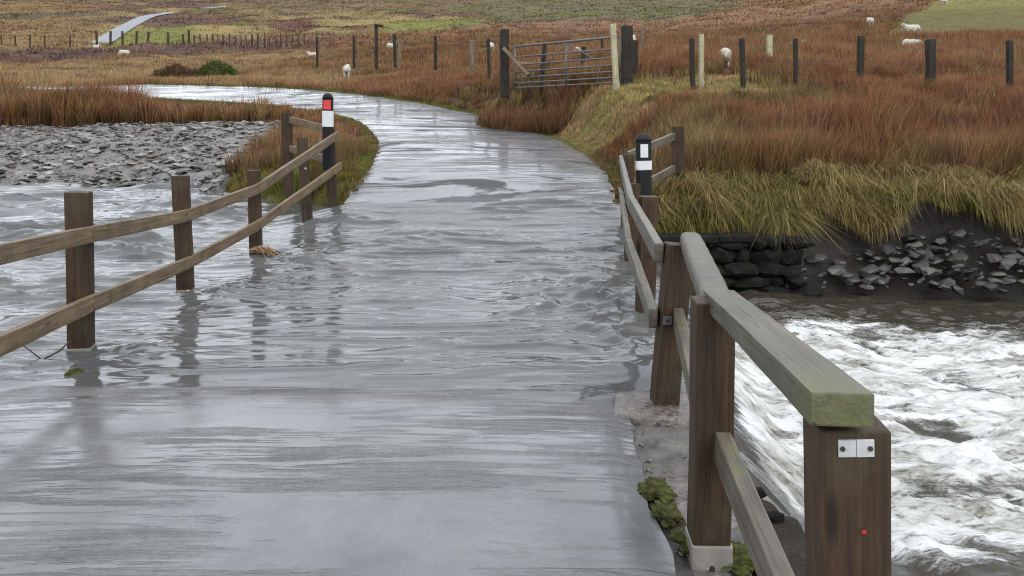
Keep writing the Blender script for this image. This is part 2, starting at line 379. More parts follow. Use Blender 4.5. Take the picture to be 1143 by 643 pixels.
# ------------------------------------------------------------------ land cover
C_RUST = np.array((.175, .077, .038)); C_STRAW = np.array((.30, .205, .098)); C_OLIVE = np.array((.125, .105, .042))
C_GREEN = np.array((.155, .165, .042)); C_HEATH = np.array((.100, .058, .046)); C_GREY = np.array((.10, .088, .060)); C_PINK = np.array((.21, .118, .07))
def cover(x, y):
    """colour of what grows at a place, and how tall it stands"""
    x = np.asarray(x, float); y = np.asarray(y, float); d = np.hypot(x, y); c = 571.5 + 857 * x / np.maximum(y, .1)
    n1 = fbm(x * .35, y * .35, 21, 4); n2 = fbm(x * .06 + 9, y * .06, 31, 4); n3 = fbm(x * .022, y * .022, 41, 4); n4 = fbm(x * 1.3, y * 1.3, 51, 3)
    col = np.repeat(C_RUST[None], len(x), 0); h = np.full(len(x), .62)
    def put(m, cc, hh=None, soft=1.0):
        nonlocal col, h
        m = np.clip(m, 0, 1) * soft; col = col * (1 - m[:, None]) + np.asarray(cc)[None] * m[:, None]
        if hh is not None: h = h * (1 - m) + hh * m
    box = lambda v, a, b, s: sstep(a - s, a + s, v) * (1 - sstep(b - s, b + s, v))
    put(sstep(.55, .68, n1), C_OLIVE, .5, .6); put(sstep(.60, .74, n4), C_STRAW, None, .4)
    put(box(d, 44, 97, 3) * (1 - sstep(330, 440, c)), lerp(C_STRAW, C_PINK, .25), .42)
    put(box(d, 44, 97, 3) * (1 - sstep(330, 440, c)) * sstep(.5, .68, n2), C_RUST, .55, .8)
    put(box(d, 44, 60, 3) * box(c, 250, 480, 40) * sstep(.42, .6, n1), C_STRAW, .35)
    put(box(d, 97, 128, 4) * (1 - sstep(300, 420, c)), C_HEATH * 1.15, .6)
    hill = sstep(118, 135, d) * (1 - sstep(700, 800, c))
    put(hill, lerp(C_OLIVE, C_STRAW, .42), .35)
    put(hill * sstep(.46, .54, n3), lerp(C_RUST, C_HEATH, .6), .4); put(hill * sstep(.52, .58, n2), C_OLIVE * .8, .3, .9)
    put(hill * sstep(.55, .62, fbm(x * .045 + 5, y * .03, 77, 5)), C_HEATH * .9, .4, .9); put(hill * sstep(.56, .62, fbm(x * .05 + 35, y * .035, 79, 5)), lerp(C_STRAW, C_GREEN, .3), .3, .7)
    put(hill * sstep(.60, .70, n2) * sstep(300, 480, c), C_GREEN * .9, .2, .8)
    put(sstep(124, 134, d) * (1 - sstep(100, 150, c)), lerp(C_RUST, C_OLIVE, .5), .35, .75); put(sstep(124, 134, d) * (1 - sstep(100, 150, c)) * sstep(.50, .6, n2), C_GREY * .8, .4, .9)
    put(box(c, 300, 420, 25) * box(d, 125, 190, 12) * sstep(.38, .5, n2), C_HEATH * np.array((1.0, .72, .8)), .4, .9)
    put(sstep(190, 230, d) * box(c, 250, 560, 40), lerp(C_HEATH, C_OLIVE, .4) * .9, .35, .7)
    put(box(c, 130, 225, 12) * box(d, 124, 168, 5), lerp(C_GREEN, C_OLIVE, .3), .2)
    put(sstep(120, 150, d) * box(c, 540, 830, 40), lerp(C_GREY, C_OLIVE, .45), .35, .85)
    put(sstep(170, 190, d) * box(c, 540, 760, 60) * sstep(.45, .6, n3), C_GREEN * .55, .3, .7)
    put(box(d, 62, 84, 4) * box(c, 560, 800, 40) * sstep(.4, .55, n2), lerp(C_STRAW, C_GREEN, .35), .25, .8)
    put(box(d, 82, 140, 6) * box(c, 560, 1010, 40), C_PINK, .45, .8)
    put(sstep(966, 980, c - (d - 56) * 1.1) * sstep(55, 59, d), lerp(C_GREEN, C_STRAW, .35) * 1.05, .05)
    put(box(x, .6, 5.9, .5) * box(y, 16.6, 20.6, .5), lerp(C_STRAW, C_GREEN, .55) * 1.25, .18)
    put(box(x, .6, 5.9, .5) * box(y, 16.6, 20.6, .5) * sstep(.50, .6, n4), C_STRAW * 1.05, .24)
    fb = far_bank(x)
    put((1 - sstep(.8, 1.25, y - fb)) * (y < 25), lerp(C_STRAW, C_GREEN, .5), .25)
    return col, h
def hill_road_dist(x, y):
    P = HILLROAD; D = np.full(len(x), 1e9)
    for px, py, _ in P: D = np.minimum(D, np.hypot(x - px, y - py))
    return D

# ------------------------------------------------------------------ ground
az = np.concatenate([np.linspace(-110, -42, 60)[:-1], np.linspace(-42, 42, 420), np.linspace(42, 110, 60)[1:]]) * math.pi / 180
dd = np.concatenate([np.linspace(.6, 10.5, 80)[:-1], np.exp(np.linspace(math.log(10.5), math.log(30), 190))[:-1], np.exp(np.linspace(math.log(30), math.log(430), 240)), [470, 520, 600, 800, 1200]])
GX = (dd[:, None] * np.sin(az)[None]).ravel(); GY = (dd[:, None] * np.cos(az)[None]).ravel()
GZ = ground(GX, GY)
far = np.hypot(GX, GY) > 431; GZ[far] -= (np.hypot(GX, GY)[far] - 430) * .05
hd = hill_road_dist(GX, GY)
gcol, gh = cover(GX, GY)
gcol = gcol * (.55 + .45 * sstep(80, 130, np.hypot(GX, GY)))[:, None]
deep = (GY > near_bank(GX)) & (GY < far_bank(GX) + .4); gcol[deep] = (.03, .026, .02)
mud = (GX > .5) & (GX < 6) & (GY < 5) & (GY > 0); gcol[mud] = (.045, .038, .030)
m_ground, t, b = newmat('moor_ground'); k = NB(t); c = k.coord()
n1 = k.noise(c, 2.2, 8, .7); n2 = k.noise(c, .25, 6, .65)
colr = k.mix(1.0, k.attr('col'), k.ramp(n1, [(.25, (.45, .42, .40)), (.55, (1, 1, 1)), (.8, (1.5, 1.45, 1.3))]), 'MULTIPLY')
k.l(colr, b.inputs['Base Color']); b.inputs['Roughness'].default_value = .9; b.inputs['Specular IOR Level'].default_value = .1
k.l(k.bump(n1, .9, .25, k.bump(n2, .6, 1.2)), b.inputs['Normal'])
o = link('ground', np_mesh('ground', np.stack([GX, GY, GZ], 1), grid_faces(len(dd), len(az)), True, {'col': gcol}), m_ground)
tag(o, 'rough brown moorland ground rising to the hillside', 'ground', kind='structure')

# ------------------------------------------------------------------ roads
m_road, t, b = newmat('wet_asphalt'); k = NB(t)
c = k.coord(); uv = k.n('ShaderNodeUVMap', uv_map='along'); um = k.n('ShaderNodeMapping'); k.l(uv.outputs[0], um.inputs['Vector'])
um.inputs['Scale'].default_value = (1.3, .35, 1)
film = k.noise(k.coord((.42, .95, 1)), 1.0, 7, .62, .8)                          # patches where the water stands
stre = k.noise(k.coord((.8, 9.5, 1)), 1.0, 6, .64, .35)                # shallow ripples of the sheet of water
stre2 = k.noise(k.coord((2.2, 26, 1)), 1.0, 4, .6, .3)
patch = k.noise(k.coord((.38, 1.9, 1)), 1.0, 6, .62, .35)
agg = k.noise(c, 140, 3, .7)
sy = k.n('ShaderNodeSeparateXYZ'); k.l(c, sy.inputs[0])
wet = k.math('SUBTRACT', 1.0, k.math('MULTIPLY', k.val(film, 0, 1, .545, .59), k.val(sy.outputs[1], .12, 1, 10.5, 13)))
col = k.ramp(k.noise(c, 1.7, 7, .7), [(.3, (.095, .096, .098)), (.7, (.175, .174, .172))])
col = k.mix(k.val(patch, 0, .55, .45, .7), col, (.15, .148, .142))
col = k.mix(k.val(agg, 0, .5, .5, .75), col, (.05, .05, .05), 'MIX')
col = k.mix(wet, (.042, .040, .037), col)
k.l(col, b.inputs['Base Color']); k.l(k.val(wet, .22, .5), b.inputs['Specular IOR Level'])
k.l(k.math('ADD', k.val(wet, .55, .07), k.val(patch, 0, .05, .4, .7)), b.inputs['Roughness'])
b.inputs['IOR'].default_value = 1.4
amt = k.val(patch, .03, 1, .44, .58)
hgt = k.math('ADD', k.math('MULTIPLY', k.val(stre, 0, 1, .50, .72), amt), k.math('MULTIPLY', k.val(stre2, 0, 1, .54, .74), k.math('MULTIPLY', amt, .4)))
nb_ = k.bump(hgt, .9, .028)
dryb = k.bump(k.math('MULTIPLY', agg, k.val(wet, 1, .12)), .35, .006, nb_)
k.l(dryb, b.inputs['Normal'])
def ribbon(name, C, hw, mat, nt_=13, lift=0.0, edge_drop=.05, ragged=.12, rlim=None):
    C = np.asarray(C); T = np.gradient(C[:, :2], axis=0); T /= np.linalg.norm(T, axis=1)[:, None]; N = np.stack([T[:, 1], -T[:, 0]], 1)
    s = np.concatenate([[0], np.cumsum(np.linalg.norm(np.diff(C[:, :2], axis=0), axis=1))])
    ts = np.linspace(-1, 1, nt_); rows = []; uvs = []
    for tt in ts:
        w = np.minimum(hw, rlim - C[:, 0]) if (rlim is not None and tt > 0) else np.full_like(s, hw)
        w = w + ragged * (fbm(s * .7, np.full_like(s, tt > 0), 61, 3) - .5) * 2
        p = C[:, :2] + N * (tt * w)[:, None]
        p = p + N * ((.05 * (fbm(s * 4.5, np.full_like(s, tt), 63, 4) - .5) * 2) * (abs(tt) > .9))[:, None]
        z = C[:, 2] + lift + (bank_slope(C[:, 1], C[:, 0]) * tt * w if rlim is not None else .10 * tt * w) + .03 * (1 - tt * tt) - np.where(abs(tt) > .97, edge_drop, 0) + (fbm(p[:, 0] * .8, p[:, 1] * .8, 71, 3) - .5) * .035
        rows.append(np.stack([p[:, 0], p[:, 1], z], 1)); uvs.append(np.stack([tt * w, s], 1))
    V = np.stack(rows, 1).reshape(-1, 3); UV = np.stack(uvs, 1).reshape(-1, 2); F = grid_faces(len(C), nt_)
    me = np_mesh(name, V, F, True); u = me.uv_layers.new(name='along'); u.data.foreach_set('uv', UV[F.ravel()].astype(np.float32).ravel())
    return link(name, me, mat)
o = ribbon('road', RC, RHW, m_road, 25, edge_drop=.02, ragged=.10, rlim=np.interp(RC[:, 1], [-8, 0, 3.3, 4.4, 5.0, 5.6], [.58, .58, .64, .66, .95, 3.0])); tag(o, 'narrow wet tarmac road running over the ford and bending left', 'road', kind='structure')
M_HILLROAD = plain('far_asphalt', (.15, .155, .165), .6, 0, .15, .3, 0)
HS = np.linalg.norm(np.diff(HILLROAD[:, :2], axis=0), axis=1); cut = int(HS.argmax()) + 1
for q, seg in enumerate((HILLROAD[:cut], HILLROAD[cut:])):
    seg = seg.copy(); seg[:, 2] += .05
    o = ribbon('hill_road', seg, 1.7 if q == 0 else 1.0, M_HILLROAD, 7, 0, .3, .05)
    tag(o, ['far wet road climbing the hillside', 'short glint of far road crossing the hillside'][q], 'road', kind='structure')

# bridge deck under the road: concrete slab with a ragged downstream edge
ys = np.linspace(2.2, 11.6, 60); V = []
zt = np.interp(ys, RC[:, 1][:60], RC[:, 2][:60]) if False else np.interp(ys, [p[1] for p in ROADC[:12]], [p[2] for p in ROADC[:12]])
for y_, z_ in zip(ys, zt):
    xe = EDGEX(y_) + .03 * math.sin(y_ * 9) ; V += [(-3.75, y_, -1.2), (-3.75, y_, z_ - .10), (xe, y_, z_ - (.045 if y_ < 4.6 else .035)), (xe + .02, y_, -1.3)]
V = np.array(V); F = np.concatenate([grid_faces(60, 4), [[0, 1, 2, 3], [236, 239, 238, 237]]])
o = link('bridge_deck', np_mesh('bridge_deck', V, F), M_DECK); tag(o, 'low concrete bridge deck under the flooded road', 'bridge', kind='structure')

# ------------------------------------------------------------------ river
xs = np.concatenate([-np.geomspace(60, 8, 50)[:-1], np.arange(-8, -3.5, .06), np.arange(-3.5, 4, .042), np.arange(4, 10, .07), np.geomspace(10, 40, 45)])
ysw = np.concatenate([np.arange(2.4, 4.4, .045), np.arange(4.4, 12.4, .029), np.arange(12.4, 18.5, .07)])
WX, WY = np.meshgrid(xs, ysw); wx = WX.ravel(); wy = WY.ravel()
edge = EDGEX(wy); s = wx - edge + .12 * (fbm(wy * 2.2, wy * 0, 81, 3) - .5)
wz = far_water(wx, wy)
low = -.62 - .035 * np.clip(s, 0, 6)
fall = sstep(-.05, .95, s)
tongue = .22 * np.exp(-((s - 1.7) / .55) ** 2) * fbm(wy * 1.1, s * .6, 84, 2)       # standing wave below the lip
wz = lerp(wz, low, fall) + tongue
wz -= .09 * sstep(.30, .75, wx) * sstep(5.2, 4.45, wy)
# ripples: (flow runs +x)
calm = sstep(-3.2, -4.6, wx)
r1 = fbm(wx * 2.1 + 1.5 * fbm(wx, wy, 91, 2), wy * 3.4, 92, 4) - .5
r2 = fbm(wx * 5.5, wy * 9.0, 93, 3) - .5
r3 = 1 - 2 * np.abs(fbm(wx * 1.3 + wy * .5, wy * 2.6, 95, 3) - .5)
amp = .006 + .048 * calm
amp *= .45 + .9 * fbm(wx * .5, wy * .9, 97, 2)
amp *= 1 + 2.2 * sstep(9.0, 10.5, wy) * (wx < 1.3) * 0
turb = np.exp(-(((wx - .85) / .75) ** 2 + ((wy - 7.4) / 1.2) ** 2)) + .8 * np.exp(-(((wx - .9) / .5) ** 2 + ((wy - 5.9) / .5) ** 2))
for px, py, r in ((-2.95, 7.65, .45), (-2.85, 5.7, .35), (-2.6, 7.9, .5), (-3.0, 9.5, .4), (-2.6, 9.4, .4), (-2.5, 11.2, .4)):
    turb += .55 * np.exp(-((wx - px) ** 2 + (wy - py) ** 2) / r ** 2)
amp = amp + .07 * np.clip(turb, 0, 1.2)
def lines(fx, fy, seed, p, wob=.35):
    n_ = fbm(wx * fx + wob * fbm(wx * 1.1, wy * 1.1, seed + 3, 2), wy * fy + wob * 2 * fbm(wx * .9, wy * 1.3, seed + 5, 2), seed, 3); return (1 - np.abs(2 * n_ - 1)) ** p
patchy = sstep(.38, .62, fbm(wx * .55, wy * .9, 221, 3))
rl = lines(.45, 2.0, 223, 5) * .032 * (.12 + .88 * patchy) + lines(1.0, 4.6, 229, 4) * .017 * (.25 + .75 * patchy)
rl = rl * (1 + 1.6 * calm + .9 * sstep(8.2, 9.6, wy) * (wx < 1.6)) + (lines(1.5, 2.6, 233, 4) * .06 + (fbm(wx * 5, wy * 6, 235, 2) - .5) * .06) * np.clip(turb, 0, 1)
film_edge = 1 - .75 * sstep(5.3, 4.8, wy) * (wx > -2.4)
rip = ((r1 * 1.1 + r2 * .45 + (r3 - .6) * .35) * amp + rl) * film_edge
# long crests lying across the ford
for y0, sl, a_, w_, x0, x1 in ((5.75, -.12, .020, .035, -1.9, .3), (6.35, .05, .022, .06, -1.6, .9), (5.25, .05, .014, .04, -2.6, -.6), (6.75, .75, .045, .07, .05, .75), (8.2, .02, .014, .06, -2.2, .2), (8.9, -.03, .020, .06, -2.0, 1.2), (9.6, .05, .022, .06, -1.6, .8), (10.2, -.04, .022, .07, -1.9, .3)):
    yc = y0 + sl * wx + .10 * (fbm(wx * 1.5, wx * 0 + y0, 99, 3) - .5)
    rip += a_ * np.exp(-((wy - yc) / w_) ** 2) * sstep(x0 - .4, x0 + .2, wx) * (1 - sstep(x1 - .2, x1 + .4, wx))
fb = far_bank(wx)
# white water below the deck
ux = wx * .95 - .18 * wy + .9 * (fbm(wx * .8, wy * .8, 101, 3) - .5); uy = wy + .22 * wx + .9 * (fbm(wx * .8 + 7, wy * .8, 103, 3) - .5)
t1 = fbm(ux * 1.0, uy * 1.9, 105, 5, 2.1, .58); t2 = 1 - 2 * np.abs(fbm(ux * 1.6, uy * 3.2, 107, 4) - .5); t3 = fbm(ux * 6, uy * 9, 109, 3)
white = sstep(.08, .55, s) * (1 - sstep(fb - 3.4, fb - .5, wy + 1.6 * (t1 - .5) * 2)) * sstep(3.3, 4.5, wy - .04 * s) * (1 - .42 * sstep(3.5, 8, s)) 
rip = rip * (1 - fall) + fall * (((t1 - .5) * .22 + (t2 - .6) * .10 + (t3 - .5) * .10) * (.35 + .65 * white) )
rough_dark = fall * (1 - white)
rip += rough_dark * (r2 * .03 + lines(1.1, 2.8, 291, 4) * .04 + lines(2.2, 6, 293, 4) * .015)
foam = white * (.30 + .95 * sstep(.30, .62, t1 * .7 + t2 * .3))
foam = np.maximum(foam, white * sstep(1.5, .5, s) * .92)
foam = np.maximum(foam, .75 * sstep(.56, .74, t3 * .6 + r1 + .35) * np.clip(turb - .30, 0, 1))
for y0, sl_, x0, x1 in ((6.75, .75, .0, .5), (7.55, .35, .35, .8)):
    foam = np.maximum(foam, .85 * np.exp(-((wy - y0 - sl_ * wx - .10 * (fbm(wx * 1.5, wx * 0 + y0, 99, 3) - .5)) / .05) ** 2) * sstep(x0, x0 + .1, wx) * (1 - sstep(x1, x1 + .12, wx)) * sstep(.3, .55, t3))
lip = np.exp(-((wx - .15 - .9 * (wy - 6.55)) / .12) ** 2) * 0
# foam flecks of the riffle upstream
foam = np.maximum(foam, calm * .40 * sstep(.62, .72, r1 + .5) * sstep(.52, .66, fbm(wx * .4, wy * .8, 113, 3)) * (1 - sstep(fb - .2, fb, wy)))
m_water, t, b = newmat('flood_water'); k = NB(t)
c1 = k.noise(k.coord((1.4, 9, 3)), 1.0, 3, .6, .5); c2 = k.noise(k.coord((22, 40, 22)), 1.0, 3, .6)
fo = k.attr('foam', 'Fac'); fn = k.noise(k.coord((14, 34, 14), rot=.28), 1.0, 6, .72, .3)
la = k.noise(k.coord((1.5, 5.2, 2), rot=.28), 1.0, 10, .72, .6); lb = k.noise(k.coord((5.0, 17, 5), rot=.28), 1.0, 8, .72, .7)
ridge = k.math('SUBTRACT', 1.0, k.math('MULTIPLY', k.math('ABSOLUTE', k.math('SUBTRACT', lb, .5), 0), 5.0))
lace = k.math('ADD', k.math('MULTIPLY', la, .62), k.math('ADD', k.math('MULTIPLY', ridge, .20), k.math('MULTIPLY', fn, .18)))
th_ = k.math('SUBTRACT', lace, k.val(fo, .80, .395))
ff = k.math('MULTIPLY', k.val(th_, 0, 1, -.02, .13), k.val(fo, 0, 1, .02, .12))
fc = k.n('ShaderNodeClamp'); k.l(ff, fc.inputs[0])
murk = k.ramp(k.noise(k.coord((.5, .9, 1)), 1.0, 4, .6), [(.35, (.062, .062, .060)), (.7, (.095, .094, .090))])
dk = k.attr('deep', 'Fac')
murk = k.mix(dk, murk, (.036, .031, .022))
k.l(k.mix(fc.outputs[0], murk, k.mix(k.val(la, 0, 1, .42, .60), (.29, .285, .25), (.60, .60, .59))), b.inputs['Base Color'])
k.l(k.val(fc.outputs[0], .07, .75), b.inputs['Roughness']); b.inputs['IOR'].default_value = 1.333
k.l(k.bump(k.math('MULTIPLY', fn, fc.outputs[0]), .6, .03, k.bump(k.val(c1, 0, 1, .56, .74), .40, .016, k.bump(c2, .05, .008))), b.inputs['Normal'])
me = np_mesh('river_water', np.stack([wx, wy, wz + rip], 1), grid_faces(len(ysw), len(xs)), True, {'foam': foam, 'deep': np.clip(fall, 0, 1)})
o = link('river_water', me, m_water); tag(o, 'brown flood water pouring over the road into white rapids', 'river', kind='structure')

# ------------------------------------------------------------------ shingle bar upstream
def stone_mesh(name, seed, flat=.35, n=13):
    r = random.Random(seed); bm = bmesh.new()
    for i in range(n):
        a = r.uniform(0, 6.283); zz = r.uniform(-1, 1); q = math.sqrt(max(0, 1 - zz * zz)) * r.uniform(.75, 1)
        bm.verts.new((q * math.cos(a) * .5 * r.uniform(.8, 1.2), q * math.sin(a) * .36, zz * .5 * flat))
    h = bmesh.ops.convex_hull(bm, input=bm.verts)
    bmesh.ops.delete(bm, geom=[v for v in bm.verts if not v.link_faces], context='VERTS')
    bmesh.ops.recalc_face_normals(bm, faces=bm.faces)
    return bm_mesh(name, bm)
def stone_mat(name, lo, hi, rough=.5, attr=False):
    m, t, b = newmat(name); k = NB(t)
    f = k.attr('shade', 'Fac') if attr else k.n('ShaderNodeObjectInfo').outputs['Random']
    n = k.noise(k.coord((1, 1, 1)), 9, 5, .65)
    c = k.ramp(f, [(0, tuple(x * .35 for x in lo)), (.25, lo), (.8, hi), (.97, (hi[0] * .9, hi[1] * .8, hi[2] * .75)), (1, hi)])
    k.l(k.mix(k.val(n, 0, .6, .35, .75), c, tuple(x * .5 for x in lo)), b.inputs['Base Color'])
    b.inputs['Roughness'].default_value = rough; k.l(k.bump(n, .4, .02), b.inputs['Normal']); return m
M_SLATE = stone_mat('grey_slate', (.070, .065, .059), (.265, .252, .235), .5)
M_SLATE_A = stone_mat('grey_slate_shingle', (.062, .057, .051), (.23, .218, .202), .5, True)
M_BANKROCK = stone_mat('wet_bank_rock', (.018, .017, .015), (.075, .072, .064), .45)
def bar_z(x, y):
    t = y - far_bank(x)
    zb = ground(x, np.maximum(y, far_bank(x) + 1.2))
    return np.where(t < 1.2, lerp(.30, zb, sstep(-.4, 1.2, t)), zb) + .05 + .34 * np.exp(-((x + 10.2) / 3.6) ** 2) * np.sin(np.pi * np.clip(t / 9.2, 0, 1))
def bar_in(x, y):
    t = y - far_bank(x); wob = .8 * (fbm(x * .6, y * .6, 131, 3) - .5)
    return (t > -.35) & (t < 8.6 + wob) & (x < -6.1 + wob - .10 * (y - 17)) & (x > -17.6 - .15 * (y - 17) + wob)
gx = np.linspace(-20, -4.8, 150); gy = np.linspace(0, 1, 90)
BX = np.repeat(gx[None], 90, 0).ravel(); BY = (far_bank(BX) - .4 + np.repeat(gy[:, None], 150, 1).ravel() * 9.2)
BZ = bar_z(BX, BY) + (fbm(BX * 3, BY * 3, 133, 3) - .5) * .10
BZ = np.where(bar_in(BX, BY), BZ, BZ - .30)
m_sh, t, b = newmat('wet_shingle'); k = NB(t); c = k.coord(); n1 = k.noise(c, 9, 6, .75); n2 = k.noise(c, .6, 4, .6)
k.l(k.mix(k.val(n2, 0, .6, .5, .7), k.ramp(n1, [(.3, (.045, .040, .036)), (.7, (.19, .175, .16))]), (.10, .068, .052)), b.inputs['Base Color'])
b.inputs['Roughness'].default_value = .6; k.l(k.bump(n1, .9, .06), b.inputs['Normal'])
bar = link('gravel_bar', np_mesh('gravel_bar', np.stack([BX, BY, BZ], 1), grid_faces(90, 150), True), m_sh)
tag(bar, 'grey shingle bank heaped beside the river upstream', 'gravel bar', kind='structure')
N = 9500
px = rng.uniform(-19, -4.8, N); py = far_bank(px) - .3 + rng.uniform(0, 1, N) ** 1.1 * 9.0
ok = bar_in(px, py) & (px / py > -.80); px, py = px[ok], py[ok]
pz = bar_z(px, py); sz = .06 + .28 * rng.random(len(px)) ** 4
order = np.argsort(-sz / np.hypot(px, py)); variants = [stone_mesh('stone', 100 + i, .28 + .05 * (i % 4)) for i in range(10)]
for m_ in variants: m_.materials.append(M_SLATE)
for j in order[:300]:
    o = bpy.data.objects.new('stone', variants[int(rng.integers(10))]); COL.objects.link(o); o.parent = bar
    o.location = (px[j], py[j], pz[j] + sz[j] * .09); o.rotation_euler = (rng.normal(0, .16) + .1, rng.normal(0, .16), rng.uniform(0, 6.28)); o.scale = (sz[j] * 1.25, sz[j] * 1.15, sz[j] * 1.1)
# the thousands of smaller stones: real pieces, joined
def joined_stones(name, px, py, pz, sz, flat, mat, parent, nv=6):
    Vs = []; Fs = []; Sh = []; base = 0
    tpl = []
    for i in range(nv):
        me = stone_mesh('t', 300 + i, flat, 10); v = np.array([q.co[:] for q in me.vertices]); f = np.array([p.vertices[:] for p in me.polygons if len(p.vertices) == 3]); bpy.data.meshes.remove(me); tpl.append((v, f))
    for j in range(len(px)):
        v, f = tpl[j % nv]; a = rng.uniform(0, 6.28); ca, sa = math.cos(a), math.sin(a); tx, ty = rng.normal(0, .15, 2)
        q = v * sz[j]; w = np.stack([q[:, 0] * ca - q[:, 1] * sa, q[:, 0] * sa + q[:, 1] * ca, q[:, 2] + tx * q[:, 0] + ty * q[:, 1]], 1) + (px[j], py[j], pz[j] + sz[j] * .06)
        Vs.append(w); Fs.append(f + base); base += len(w); Sh.append(np.full(len(w), rng.random()))
    o = link(name, np_mesh(name, np.vstack(Vs), np.vstack(Fs), False, {'shade': np.concatenate(Sh)}), mat, parent); o['kind'] = 'stuff'; return o
rest = order[300:]
joined_stones('shingle', px[rest], py[rest], pz[rest], sz[rest] * 1.15, .3, M_SLATE_A, bar)

# ------------------------------------------------------------------ downstream bank: undercut soil face with rocks, stone abutment
LIPX = [2, 3.8, 4.15, 4.7, 5.05, 5.5, 5.8, 6.15, 6.5, 7.7, 9, 12, 40]; LIPZ = [.25, .22, .10, .50, .30, .08, .25, .62, .50, .40, .48, .35, .45]
def lip(x): return np.interp(x, LIPX, LIPZ) + .16 * (fbm(np.asarray(x, float) * 2.1, np.zeros(len(x)), 261, 3) - .5)
bxs = np.concatenate([np.arange(1.75, 14, .09), np.geomspace(14, 40, 40)]); prof_y = np.array([-.25, -.03, .06, .16, .30, .36, .22, .30, .55, 1.0, 1.5, 1.9]); prof_z = np.array([-1.2, -.66, -.45, -.22, .02, .22, .34, .46, .62, .80, 9, 9])
lz = lip(bxs); gz15 = ground(bxs, far_bank(bxs) + 1.5); gz19 = ground(bxs, far_bank(bxs) + 1.9); V = []
for i, x_ in enumerate(bxs):
    f_ = float(far_bank(np.array([x_]))[0])
    for q, (oy, oz) in enumerate(zip(prof_y, prof_z)):
        z_ = oz if oz < 5 else (gz15[i] + .05 if q == 10 else gz19[i] - .12)
        if 2 < q < 8: z_ = lerp(-.45, lz[i] + .05, (oz + .45) / .91)
        if q in (8, 9): z_ = lerp(lz[i] + .03, gz15[i], ((oy - .22) / 1.28) ** .8) + .05
        nz = float(fbm(np.array([x_ * 1.7 + q * 3.1]), np.array([q * 1.7]), 141, 3)[0] - .5)
        V.append((x_ + nz * .1, f_ + oy + nz * (.34 if 1 < q < 9 else .1), z_ + nz * (.22 if 1 < q < 9 else .05)))
m_soil, t, b = newmat('wet_bank_soil'); k = NB(t); c = k.coord(); n1 = k.noise(c, 4, 7, .7)
sep = k.n('ShaderNodeSeparateXYZ'); geo = k.n('ShaderNodeNewGeometry'); k.l(geo.outputs['Normal'], sep.inputs[0])
k.l(k.mix(k.val(sep.outputs[2], 0, 1, .45, .8), k.ramp(n1, [(.3, (.010, .008, .006)), (.75, (.028, .022, .016))]), (.07, .07, .022)), b.inputs['Base Color'])
b.inputs['Roughness'].default_value = .6; k.l(k.bump(n1, .9, .12), b.inputs['Normal'])
bank = link('river_bank', np_mesh('river_bank', np.array(V), grid_faces(len(bxs), len(prof_y))[:, ::-1], True), m_soil)
tag(bank, 'undercut dark soil bank of the river downstream', 'river bank', kind='structure')
brv = [stone_mesh('rock', 500 + i, .45 + .06 * (i % 4), 30) for i in range(8)]
for m_ in brv: m_.materials.append(M_BANKROCK)
for j in range(330):
    x_ = rng.uniform(4.1, 9.6); f_ = float(far_bank(np.array([x_]))[0]); t_ = rng.random()
    dens = .35 + .65 * min(1, max(0, (x_ - 4.4) / 1.5))
    if rng.random() > dens: continue
    top = .15 if x_ > 5.6 else -.1
    q = .07 + .26 * rng.random() ** 2.6
    o = bpy.data.objects.new('rock', brv[int(rng.integers(8))]); COL.objects.link(o); o.parent = bank
    o.location = (x_, f_ - .28 + .42 * t_ + rng.normal(0, .03), -.60 + (top + .62) * t_); o.rotation_euler = (rng.normal(.35, .25), rng.normal(0, .25), rng.uniform(-.6, .6)); o.scale = (q * 1.35, q * 1.1, q)
ab = empty('stone_abutment', (2.6, 11.0, -.6)); tag(ab, 'black wet stone abutment wall under the grassy bank beside the rapids', 'abutment')
beam('core', (1.92, 11.12, -.32), (3.98, 11.12, -.32), .30, .86, M_DARKSTONE, ab, bev=.05, wob=.03)
abm = [stone_mesh('stone', 800 + i, .75, 34) for i in range(6)]
for m_ in abm: m_.materials.append(M_DARKSTONE)
zz_ = -.72
while zz_ < .08:
    hh = random.uniform(.14, .24); x_ = 1.9 + random.uniform(0, .15)
    while x_ < 4.0:
        L = random.uniform(.18, .48); o = bpy.data.objects.new('stone', random.choice(abm)); COL.objects.link(o); o.parent = ab
        o.location = Vector((x_ + L / 2, 10.93 + random.uniform(-.04, .05), zz_ + hh / 2 + random.uniform(-.02, .02))) - ab.location
        o.scale = (L * 1.35, .46, hh * 1.9); o.rotation_euler = (random.uniform(-.1, .1), random.uniform(-.12, .12), random.choice((0, math.pi)) + random.uniform(-.1, .1)); x_ += L
    zz_ += hh
for q in range(4):
    x0 = 1.9 + q * .53; beam('coping_stone', (x0 + .003, 11.04 + random.uniform(-.03, .03), .15 + random.uniform(-.02, .02)), (x0 + .527, 11.05, .16 + random.uniform(-.02, .02)), .44, .10, M_DARKSTONE, ab, bev=.025, wob=.022)

